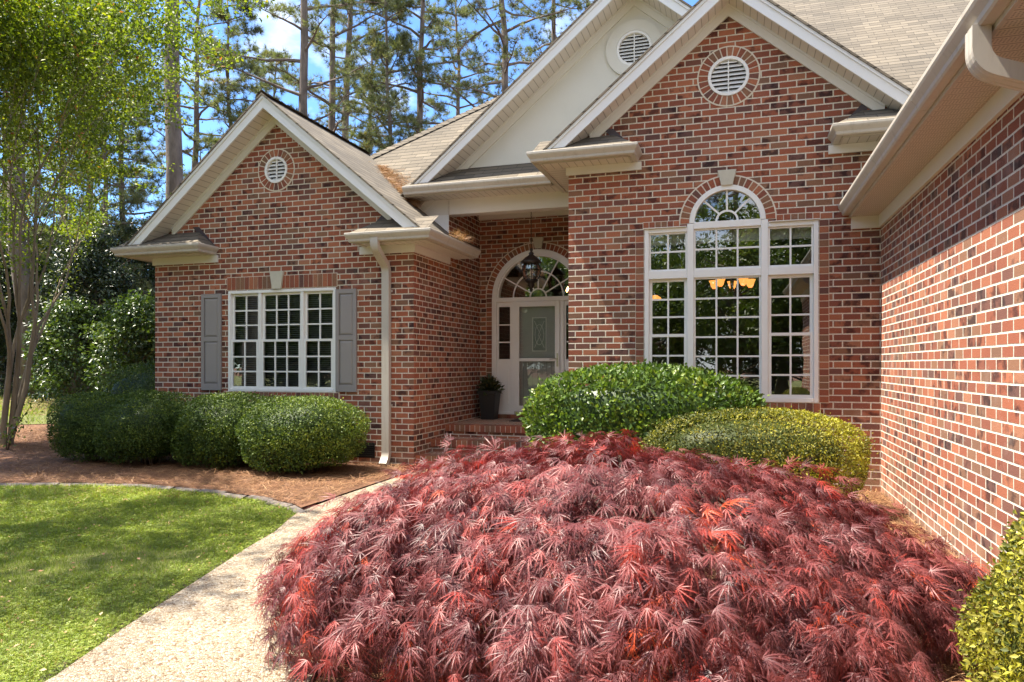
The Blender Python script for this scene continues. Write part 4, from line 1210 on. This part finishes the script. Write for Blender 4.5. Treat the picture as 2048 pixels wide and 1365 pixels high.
# ------------------------------------------------------------------ trees
def grow(m, p, d, L, r, depth, tips, rr_, upb=.10, spread=.55, nch=(2, 3), shrink=.74, sides=6, dlow=1):
    p = Vector(p); d = Vector(d).normalized(); pts = [p.copy()]; rad = [r]; n = 4
    for i in range(n):
        d = (d+Vector((rr_.gauss(0, .10), rr_.gauss(0, .10), rr_.gauss(upb, .07)))).normalized()
        p = p+d*(L/n); pts.append(p.copy()); rad.append(r*(1-.45*(i+1)/n))
        if (depth <= 1 and i > 0) or (depth <= dlow and (i > 0 or depth < 3)): tips.append((p.copy(), d.copy()))
    m.tube(pts, rad, max(4, sides), False)
    if depth == 0: tips.append((p, d)); return
    for k in range(rr_.randint(*nch)):
        a = rr_.uniform(0, 6.28); u = d.orthogonal().normalized(); w = d.cross(u)
        nd = (d+(u*math.cos(a)+w*math.sin(a))*rr_.uniform(spread*.6, spread*1.4)).normalized()
        st_ = pts[-1] if k == 0 or rr_.random() < .5 else pts[-2]
        grow(m, st_, nd, L*rr_.uniform(shrink-.1, shrink+.1), rad[-1]*.85, depth-1, tips, rr_, upb, min(.62, spread*1.24), nch, shrink, sides-1, dlow)

MYB = bark_mat('myrtle_bark', (.13, .095, .055), (.27, .215, .14), 6, .15)
MYL = leaf_mat('myrtle_leaf', [(0, (.045, .080, .012)), (.4, (.105, .160, .018)), (.75, (.215, .275, .025)), (.93, (.37, .40, .04)), (1, (.34, .13, .05))], .55, .44, (1.3, 1.3, .45))
def leaf_sprays(tips, per, spread, size, mat, parent, flat=.45, tmpl=LEAF2, tmean=.5):
    T = np.array([list(p) for p, d in tips]); Dv = np.array([list(d) for p, d in tips])
    n = len(T)*per
    P = np.repeat(T, per, 0); Dr = np.repeat(Dv, per, 0)
    off = RNG.normal(0, 1, (n, 3))*np.array([1, 1, flat])*spread
    tt = np.repeat(np.clip(RNG.normal(tmean, .16, len(T)), 0, 1), per)+RNG.normal(0, .13, n)
    return cloud('foliage', [tmpl], P+off+Dr*RNG.uniform(-.1, .25, (n, 1)), frames(rnd(n)+Dr*.6+np.array([0, 0, -.1]), rnd(n)*.8+np.array([0, 0, .9])),
                 RNG.uniform(.65, 1.3, n)*size, np.clip(tt, 0, 1), mat, parent)

def myrtle(loc, seed, label, stems, depth=4, per=34, L=2.1, group=None, name='crepe_myrtle', lean=(0, 0)):
    t = thing(name, loc, label, 'tree', group)
    m = MB(); tips = []; rr_ = random.Random(seed)
    for k in range(stems):
        a = 2*math.pi*k/stems+rr_.uniform(-.3, .3); q = rr_.uniform(.04, .15)
        d = Vector((math.cos(a)*q+lean[0], math.sin(a)*q+lean[1], 1))
        b = Vector(loc)+Vector((math.cos(a)*.10, math.sin(a)*.10, -.1))
        grow(m, b, d, L, .056, depth, tips, rr_, .05, .27, (2, 3), .80, 8, 4)
    m.build('trunk', MYB, t, smooth=True)
    leaf_sprays([q for q in tips if not (q[0].x > -9.7 and q[0].y > 8.5 and q[0].z < 5.9-.833*abs(q[0].x+6.69))], per, .155, .078, MYL, t, .28); print('tips', len(tips))
    return t
mz = gz(-12.3, 9.3)
mA = myrtle((-12.3, 9.2, mz), 9, 'multi stemmed tree with bright yellow green leaves at the left edge of the lawn bed', 7, 5, 19, 2.35, lean=(.05, -.02))

# pines
PNB = bark_mat('pine_bark', (.080, .062, .052), (.225, .180, .150), 5, .30)
PNL = leaf_mat('pine_needle', [(0, (.065, .085, .042)), (.5, (.140, .165, .082)), (.85, (.23, .24, .12)), (1, (.27, .21, .10))], .5, .40)
def tuft(k=22, seed=1):
    r = np.random.default_rng(seed); V = []; F = []
    for i in range(k):
        d = r.normal(size=3); d[1] = abs(d[1])+.25; d /= np.linalg.norm(d); L_ = r.uniform(.7, 1.0)
        s_ = np.cross(d, r.normal(size=3)); s_ /= np.linalg.norm(s_); b = len(V)
        V += [tuple(s_*.020), tuple(-s_*.020), tuple(d*L_)]; F.append((b, b+1, b+2))
    return V, F
TUFTS = [tuft(34, 1), tuft(32, 2), tuft(36, 3)]
def pine(loc, seed, label, H_=24, r0=.24, first=.30, nl=34, reach=3.4, group='tall pines behind the house', density=1.0, tl=.30):
    rr_ = random.Random(seed); t = thing('pine_tree', loc, label, 'tree', group)
    m = MB(); x, y, z = loc; pts = []; rad = []; bx = by = 0
    for i in range(13):
        s_ = i/12; pts.append((x+bx, y+by, z-.2+H_*s_)); rad.append(r0*(1-.80*s_**1.15)*(1.25 if i == 0 else 1))
        bx += rr_.gauss(0, .07); by += rr_.gauss(0, .07)
    m.tube(pts, rad, 12); m.build('trunk', PNB, t, smooth=True)
    bm_ = MB(); tips = []
    for k in range(nl):
        s_ = first+(1-first)*((k+rr_.random())/nl)**.9
        i = min(11, int(s_*12)); f_ = s_*12-i; a0 = Vector(pts[i]); a1 = Vector(pts[i+1]); p = a0+(a1-a0)*f_
        a = k*2.4+rr_.uniform(-.5, .5); L_ = reach*(1.0-.62*((s_-first)/(1-first))**1.4)*rr_.uniform(.55, 1.15)
        up = rr_.uniform(-.05, .35)+.5*max(0, s_-.75)
        q = p.copy(); d = Vector((math.cos(a), math.sin(a), up)).normalized(); P_ = [q.copy()]; 
        for j in range(5):
            d = (d+Vector((rr_.gauss(0, .16), rr_.gauss(0, .16), rr_.gauss(.02, .12)))).normalized(); q = q+d*L_/5; P_.append(q.copy())
            if j >= 1:
                for e in range(2 if j < 3 else 3):
                    b_ = rr_.uniform(0, 6.28); dd = (d*.8+Vector((math.cos(b_), math.sin(b_), rr_.uniform(-.3, .5)))*.9).normalized(); l2 = rr_.uniform(.25, .75)*(L_/reach+.2)
                    e1 = q+dd*l2*.55+Vector((0, 0, -.02)); e2 = q+dd*l2+Vector((0, 0, .06)); bm_.tube([q, e1, e2], [.012, .009, .005], 4, False)
                    tips += [(e2, dd), (e1+(e2-e1)*.4, dd)]
                    for _ in range(2):
                        b2 = rr_.uniform(0, 6.28); d3 = (dd*.7+Vector((math.cos(b2), math.sin(b2), rr_.uniform(-.2, .5)))).normalized(); e3 = e1+d3*l2*.5
                        bm_.tube([e1, e3], [.007, .004], 4, False); tips.append((e3, d3))
        tips.append((q, d))
        rb = .030+.012*L_
        bm_.tube(P_, [rb, rb*.8, rb*.62, rb*.45, rb*.3, rb*.15], 5, False)
    bm_.build('branches', PNB, t)
    T = np.array([list(p) for p, d in tips]); Dv = np.array([list(d) for p, d in tips])
    if density < 1: k = RNG.random(len(T)) < density; T, Dv = T[k], Dv[k]
    n = len(T)
    cloud('needles', TUFTS, T, frames(Dv+rnd(n)*.35+np.array([0, 0, .2]), rnd(n)), RNG.uniform(.75, 1.2, n)*tl, np.clip(RNG.normal(.5, .22, n), 0, 1), PNL, t)
    return t
def at(px, d):                               # ground spot seen at that place along the horizon, d metres out
    k = (px-1024)/1418; x = d*(.95372*k-.30071); y = d*(.30071*k+.95372)
    return (x, y, gz(x, y))
pA = pine(at(603, 25), 21, 'tall pine with bare upper trunk rising behind the left gable ridge', 25, .21, .36, 34, 3.4)
pB = pine(at(327, 18.5), 22, 'thick reddish pine trunk rising beside the left wing eave', 26, .24, .46, 30, 3.2)
pC = pine(at(775, 27), 23, 'slim dense pine right above the hip roof', 15.5, .15, .20, 46, 2.2)
pD = pine(at(1000, 30), 24, 'broad crowned pine directly left of the stucco gable', 22, .25, .34, 44, 4.4)
pines = [pA, pB, pC, pD]
for src, px, d, rz, s_, lb in ((pA, 665, 30, 1.3, 1.0, 'slender pine just right of the tall bare trunked pine'), (pB, 688, 34, 2.0, 1.0, 'farther pine, second right of the tall bare trunked pine'),
        (pD, 853, 29, 2.6, .88, 'pine standing between the slim dense pine and the broad crowned pine'), (pB, 60, 22, 4.0, 1.15, 'thick trunked pine standing in pine straw beyond the myrtle'),
        (pA, 1110, 34, 3.3, 1.0, 'farther pine half hidden by the stucco gable rake'), (pC, 455, 30, .8, 1.05, 'bushy pine seen between the myrtle crown and the left gable'),
        (pD, 385, 36, 5.0, .95, 'distant broad pine behind the reddish pine trunk'), (pA, 180, 34, 4.2, .95, 'distant pine seen through the myrtle leaves'), (pC, 545, 38, 2.9, 1.1, 'small distant pine behind the apex of the left gable'),
        (pD, 925, 42, 1.9, 1.0, 'far pine low between the roofs and the broad crowned pine'), (pB, 1190, 40, .4, 1.05, 'far pine seen above the stucco gable rake'), (pC, 250, 28, 3.7, 1.0, 'bushy pine behind the dark evergreens near the reddish trunk'),
        (pC, 120, 25, 1.7, .95, 'bushy pine rising behind the dark evergreen beside the thick trunked pine'), (pC, 15, 27, 5.1, 1.0, 'bushy pine at far left behind the myrtle stems'), (pC, 205, 23.5, .2, .8, 'shorter bushy pine above the lighter leafy evergreen'),
        (pD, -60, 30, .9, 1.0, 'distant pine at the far left edge behind the myrtle'), (pD, 735, 48, 4.4, 1.0, 'faraway pine seen low behind the slim dense pine')):
    pines.append(tag(copy_tree(src, at(px, d), rz, s_), lb))

# dark evergreens and leafy trees
EVG = leaf_mat('evergreen_leaf', [(0, (.014, .024, .010)), (.5, (.028, .048, .016)), (.85, (.055, .080, .022)), (1, (.11, .12, .035))], .35, .15)
LFY = leaf_mat('hardwood_leaf', [(0, (.040, .075, .015)), (.5, (.090, .140, .025)), (.85, (.16, .20, .035)), (1, (.24, .24, .06))], .42, .40)
TRB = bark_mat('grey_bark', (.08, .065, .05), (.22, .18, .14), 8, .3)
def leafy(loc, seed, label, rad, zc, n, leaf, mat, group, name='evergreen_tree', clump=260, cone=.0, lowcut=-.8):
    rr_ = random.Random(seed); t = thing(name, loc, label, 'tree', group); x, y, z = loc
    m = MB(); tips = []
    m.tube([(x, y, z-.2), (x+.05, y, z+zc*.5), (x, y+.05, z+zc+rad[2]*.5)], [.17, .13, .05], 9)
    d = rnd(clump*2); d = d[d[:, 2] > lowcut][:clump]
    rr2 = (.45+.55*RNG.random(len(d))**.5)*lumps(d, seed, 6, .12)
    cc = d*rr2[:, None]*np.array(rad)
    if cone: cc[:, :2] *= (1-cone*np.clip((cc[:, 2:3]/rad[2]+1)*.5, 0, 1))
    cc += np.array([x, y, z+zc])
    for c_ in cc[::4]:
        h = max(z+.3, c_[2]-.35*math.hypot(c_[0]-x, c_[1]-y)-.2); m.tube([(x, y, h), ((x+c_[0])/2, (y+c_[1])/2, (h+c_[2])/2+.05), tuple(c_)], [.045, .03, .012], 5, False)
    m.build('trunk', TRB, t)
    per = n//len(cc); P = np.repeat(cc, per, 0); k = len(P)
    dv = rnd(k); P = P+dv*(RNG.random((k, 1))**.45)*np.array([.55, .55, .38])*(.55+.12*rad[0])
    tt = np.repeat(RNG.normal(.45, .15, len(cc)), per)+RNG.normal(0, .14, k)
    cloud('crown', [LEAF2], P, frames(dv+rnd(k)*.8+np.array([0, 0, -.2]), dv+rnd(k)*.5+np.array([0, 0, .6])), RNG.uniform(.7, 1.3, k)*leaf, np.clip(tt, 0, 1), mat, t)
    return t
ge = 'dark evergreens beyond the left wing'
e1 = leafy(at(185, 21), 31, 'dark dense evergreen tree behind the tall boxwood at the house corner', (1.9, 1.9, 2.7), 2.5, 26000, .10, EVG, ge, cone=.45)
e2 = leafy(at(285, 16.5), 32, 'lighter leafy evergreen shrub tree close to the house corner', (1.0, .9, 1.45), 1.5, 11000, .10, leaf_mat('laurel_leaf', [(0, (.03, .055, .015)), (.5, (.07, .115, .025)), (1, (.20, .26, .05))], .35, .3), ge, clump=120)
h1 = leafy((-11.4, 3.9, 0), 33, 'leafy shade tree at the left of the lawn, outside the picture', (2.5, 2.5, 2.6), 10.4, 9000, .11, LFY, 'shade trees left of the lawn', 'leafy_tree', clump=95)
for src, px, d, rz, s_, lb in ((e1, 95, 25, 1.1, 1.1, 'dark evergreen tree behind the thick pine trunk at far left'), (e1, -20, 23, 2.3, 1.0, 'dark evergreen tree at the far left edge beyond the lawn'),
        (e1, 240, 27, 4.0, 1.2, 'farther dark evergreen tree above the lighter leafy evergreen'), (e2, 150, 19.5, 2.0, 1.0, 'low leafy evergreen right of the thick pine trunk'),
        (e1, 330, 30, 5.2, 1.3, 'tall dark evergreen partly hidden by the house corner'), (e1, 30, 32, 3.0, 1.3, 'large far evergreen closing the view behind the far lawn'), (e1, 130, 36, .4, 1.5, 'large far evergreen behind the middle of the dark tree group')):
    tag(copy_tree(src, at(px, d), rz, s_), lb)
for p, rz, s_ in (((-15.8, 6.2, 0), 4.2, 1.05), ((-13.0, 1.5, 0), 1.9, .9)):
    copy_tree(h1, p, rz, s_)
# trees across the front yard, mirrored in the windows
RV = [(-4, -15), (3, -13), (8, -16), (13, -12), (-10, -17), (18, -18), (6, -24), (-1, -26), (22, -9), (12, -23), (-16, -9), (-20, -4), (-22, -12), (-15, -15), (-26, -7), (-13, -20), (-23, -1), (-28, -13), (-18, -7), (-30, -3), (-24, -17), (-9, -13), (0, -12), (-34, -8)]
hb = leafy((5.5, -11.5, 0), 34, 'leafy tree across the front yard, mirrored in the window panes', (3.2, 3.2, 3.0), 4.0, 16000, .15, LFY, 'trees across the front yard', 'leafy_tree', clump=170, lowcut=-.95)
for k, (x, y) in enumerate(RV): copy_tree(hb, (x, y, 0), k*1.7, 1.05+.15*(k % 3))
for k, (x, y) in enumerate([(-20, -2), (-23, -6), (-26, -1), (-19, -9), (-27, -11), (-31, -6), (-16, -12), (-22, -16), (-4, -27), (2, -25), (7, -26), (12, -27), (18, -25), (24, -22), (28, -17), (-10, -25)]):
    q = copy_tree(e1, (x, y, 0), k*1.3, 1.1); q['label'] = 'dark evergreen across the front yard, mirrored low in the window panes'; q['group'] = 'evergreens across the front yard'
for k, (x, y) in enumerate([(0, -20), (5, -19), (10, -20), (-6, -22), (15, -24), (2, -30), (9, -31), (-9, -28), (20, -22), (2, -16), (7, -15), (12, -17), (-3, -18)]):
    q = copy_tree(pines[k % 4], (x, y, 0), k*2.1, 1.0); q['label'] = 'tall pine across the front yard, mirrored in the window panes'; q['group'] = 'trees across the front yard'

# ------------------------------------------------------------------ grass, pine straw
def inside(P, poly):
    x, y = P[:, 0], P[:, 1]; c = np.zeros(len(P), bool); n = len(poly)
    for i in range(n):
        (x1, y1), (x2, y2) = poly[i], poly[(i+1) % n]
        k = ((y1 > y) != (y2 > y)) & (x < (x2-x1)*(y-y1)/(y2-y1+1e-12)+x1); c ^= k
    return c
GRASS = leaf_mat('grass_blade', [(0, (.085, .130, .016)), (.4, (.195, .270, .030)), (.75, (.32, .385, .045)), (.95, (.40, .38, .10)), (1, (.42, .29, .13))], .5, .40, (1.2, 1.25, .6))
CLOVER = ([(0, 0, 0), (.4, .35, .1), (.25, .8, .06), (-.25, .8, .06), (-.4, .35, .1), (0, .3, .0), (.8, -.1, .08), (.75, -.5, .08), (.25, -.55, .05), (-.8, -.1, .08), (-.75, -.5, .08), (-.25, -.55, .05)],
          [(0, 1, 2, 3, 4), (0, 6, 7, 8), (0, 11, 10, 9)])
def grass(poly, box, n, lo, hi, clov):
    P = np.stack([RNG.uniform(box[0], box[1], n), RNG.uniform(box[2], box[3], n)], 1)
    dist = .3*-P[:, 0]*0+np.hypot(P[:, 0], P[:, 1]); keep = RNG.random(n) < np.clip((4.2/dist)**1.3, .18, 1); P = P[keep]
    P = P[inside(P, poly)]; n = len(P); dist = np.hypot(P[:, 0], P[:, 1])
    pz = gzn(P)+.006
    pat = lumps(np.stack([P[:, 0]*.55, P[:, 1]*.55, P[:, 0]*.2], 1), 77, 8, .5)-1+.5*(lumps(np.stack([P[:, 0]*2.2, P[:, 1]*2.2, P[:, 0]*.7], 1), 78, 8, .5)-1)
    wh = (RNG.random(n) < clov*(1+1.5*pat)).astype(int)
    sc = RNG.uniform(lo, hi, n)*np.clip((dist/4.5)**.5, .9, 2.0)*(1+.35*pat); sc[wh == 1] = RNG.uniform(.007, .013, (wh == 1).sum())*np.clip((dist[wh == 1]/4.5)**.6, .9, 2.0)
    up = np.where(wh[:, None] == 1, np.array([0, 0, 0.])+rnd(n)*np.array([1, 1, .2]), np.array([0, 0, 1.])+rnd(n)*.62)
    nn = np.where(wh[:, None] == 1, np.array([0, 0, 1.])+rnd(n)*.35, rnd(n))
    pos = np.stack([P[:, 0], P[:, 1], pz+np.where(wh == 1, RNG.uniform(.012, .032, n), 0)], 1)
    tint = np.clip(RNG.normal(.48, .17, n)+.20*pat+.08*(wh == 1), 0, 1); br = RNG.random(n) < .03; tint[br & (wh == 0)] = 1
    return tag(cloud('grass', [BLADE, CLOVER], pos, frames(up, nn), sc, tint, GRASS, None, which=wh), 'short bright green lawn grass with clover', 'grass', kind='stuff')
grass(lawn_out, (-10.5, -2.4, 1.2, 7.2), 800000, .020, .046, .34)
grass(lawn_far_out, (-26, -12.5, 9.5, 21), 60000, .06, .11, .0)

STR = leaf_mat('straw_needle', [(0, (.09, .038, .018)), (.4, (.22, .10, .045)), (.75, (.36, .19, .085)), (1, (.52, .34, .17))], .6, .1)
NEED = ([(-.013, 0, 0), (.013, 0, 0), (.010, .55, .05), (-.010, .55, .05), (0, 1, .0)], [(0, 1, 2, 3), (3, 2, 4)])
def straw(polys, n, zf, name='pine_straw', label='brown pine straw mulch', lo=.09, hi=.20):
    PP = []
    for poly, k in polys:
        a = np.array(poly); P = np.stack([RNG.uniform(a[:, 0].min(), a[:, 0].max(), k), RNG.uniform(a[:, 1].min(), a[:, 1].max(), k)], 1); PP.append(P[inside(P, poly)])
    P = np.concatenate(PP); k = len(P); th = RNG.random(k)*6.28
    fwd = np.stack([np.cos(th), np.sin(th), RNG.normal(.0, .16, k)], 1)
    pos = np.stack([P[:, 0], P[:, 1], zf(P)+RNG.uniform(.004, .035, k)], 1)
    return tag(cloud(name, [NEED], pos, frames(fwd, np.array([0, 0, 1.])+rnd(k)*.4), RNG.uniform(lo, hi, k), np.clip(RNG.normal(.5, .22, k), 0, 1), STR), label, 'pine straw', kind='stuff')
bedL = [(-13.5, 4.0), (-9.8, 5.95), (-8.55, 6.47), (-7.74, 6.77), (-6.75, 6.90), (-5.77, 6.80), (-4.96, 6.62), (-4.30, 6.28), (-4.28, 9.2), (-9.0, 9.2), (-9, 11.9), (-13.5, 12.2), (-16, 6)]
bedR = [(-2.6, 5.6), (-1.5, 9.2), (1.62, 9.2), (1.62, 1.0), (.4, 1.2), (.9, 4), (0.5, 6.0)]
straw([(bedL, 150000), (bedR, 80000)], 0, lambda P: np.where(P[:, 0] < -4, gzn(P)+.045, .0))
straw([([(-26, 13), (-12.5, 13.0), (-11, 20), (-22, 26)], 30000)], 0, gzn, label='brown pine straw under the far trees', lo=.2, hi=.4)
def litter():
    n = 1500; P = np.stack([RNG.uniform(-10.5, -2, n), RNG.uniform(1.4, 7, n)], 1); P = P[inside(P, lawn_out)]; n = len(P)
    pos = np.stack([P[:, 0], P[:, 1], gzn(P)+RNG.uniform(.02, .04, n)], 1)
    tag(cloud('fallen_leaves', [LEAF2], pos, frames(rnd(n)*np.array([1, 1, .3]), np.array([0, 0, 1.])+rnd(n)*.4), RNG.uniform(.018, .04, n), np.clip(RNG.normal(.7, .2, n), 0, 1), STR), 'small dry brown leaves scattered on the lawn', 'fallen leaves', kind='stuff')
litter()
# straw caught in the roof valley and the gutter
def valley():
    n = 5200; s_ = RNG.random(n)**1.2; yv = 10.30+s_*1.25; wv = np.where(s_ < .5, .05+.16*s_, .13-.11*(s_-.5)*2)
    P = np.stack([-5.09-(yv-10.5)+RNG.normal(0, 1, n)*wv, yv+RNG.normal(0, 1, n)*wv, 0*yv], 1)
    P[:, 2] = np.maximum(ZLC-PIT*np.abs(P[:, 0]-XLC), 4.2+.833*(P[:, 1]-10.5))+RNG.uniform(.008, .035, n)
    g_ = 260; Q = np.stack([RNG.normal(-3.93, .03, g_), RNG.uniform(9.6, 10.35, g_), RNG.uniform(3.37, 3.44, g_)], 1); P = np.concatenate([P, Q]); n = len(P)
    fw = rnd(n)*np.array([1, 1, .35])+np.array([.2, -.25, -.3]); fw[-g_:] += np.array([.0, -.1, .65])
    tag(cloud('pine_straw', [NEED], P, frames(fw, rnd(n)+np.array([0, 0, .5])), RNG.uniform(.09, .17, n), np.clip(RNG.normal(.72, .18, n), 0, 1), STR), 'orange pine straw lying in the roof valley and gutter', 'pine straw', kind='stuff')
valley()

# ------------------------------------------------------------------ sky, sun, camera
SUN = Vector((-1.0, -.16, 2.05)).normalized()
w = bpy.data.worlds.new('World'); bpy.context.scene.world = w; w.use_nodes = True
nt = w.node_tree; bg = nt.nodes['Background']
sky = N(nt, 'ShaderNodeTexSky', sky_type='NISHITA'); sky.sun_disc = False
sky.sun_elevation = math.asin(SUN.z); sky.sun_rotation = math.atan2(SUN.x, SUN.y); sky.air_density = 1.0; sky.dust_density = .1; sky.ozone_density = 3.0
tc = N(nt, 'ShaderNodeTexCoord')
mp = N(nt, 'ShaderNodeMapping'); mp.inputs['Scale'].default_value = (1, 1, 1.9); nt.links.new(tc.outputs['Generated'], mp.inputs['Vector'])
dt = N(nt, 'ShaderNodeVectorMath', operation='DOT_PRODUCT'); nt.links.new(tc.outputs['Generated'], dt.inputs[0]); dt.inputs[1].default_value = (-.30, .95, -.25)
cv = math_(nt, 'SUBTRACT', noise(nt, 3.1, 7, mp.outputs[0], .58), math_(nt, 'MULTIPLY', dt.outputs['Value'], .10))      # extra unseen cloud added behind the camera as neutral fill light
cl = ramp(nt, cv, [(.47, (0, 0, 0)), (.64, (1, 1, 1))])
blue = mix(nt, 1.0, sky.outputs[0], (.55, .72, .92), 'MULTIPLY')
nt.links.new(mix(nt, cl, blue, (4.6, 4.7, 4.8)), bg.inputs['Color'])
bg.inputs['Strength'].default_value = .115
sl = bpy.data.lights.new('sun', 'SUN'); sl.energy = 4.5; sl.angle = R(.5); sl.color = (1.0, .92, .78)
so = bpy.data.objects.new('sun', sl); C.objects.link(so); so.rotation_euler = SUN.to_track_quat('Z', 'Y').to_euler(); so.location = (-12, -3, 25)

cam = bpy.data.cameras.new('camera'); co = bpy.data.objects.new('camera', cam); C.objects.link(co)
co.location = (0, 0, 1.5); co.rotation_euler = (R(90), 0, R(17.5))
cam.sensor_width = 36; cam.lens = 1418/2048*36; cam.shift_y = 47.5/2048; cam.clip_start = .05; cam.clip_end = 2000
sc = bpy.context.scene; sc.camera = co
sc.view_settings.view_transform = 'Standard'; sc.view_settings.look = 'None'; sc.view_settings.exposure = 1.8; sc.view_settings.gamma = 1
sc.render.engine = 'CYCLES'
sc.cycles.max_bounces = 8; sc.cycles.transparent_max_bounces = 16; sc.cycles.use_denoising = True
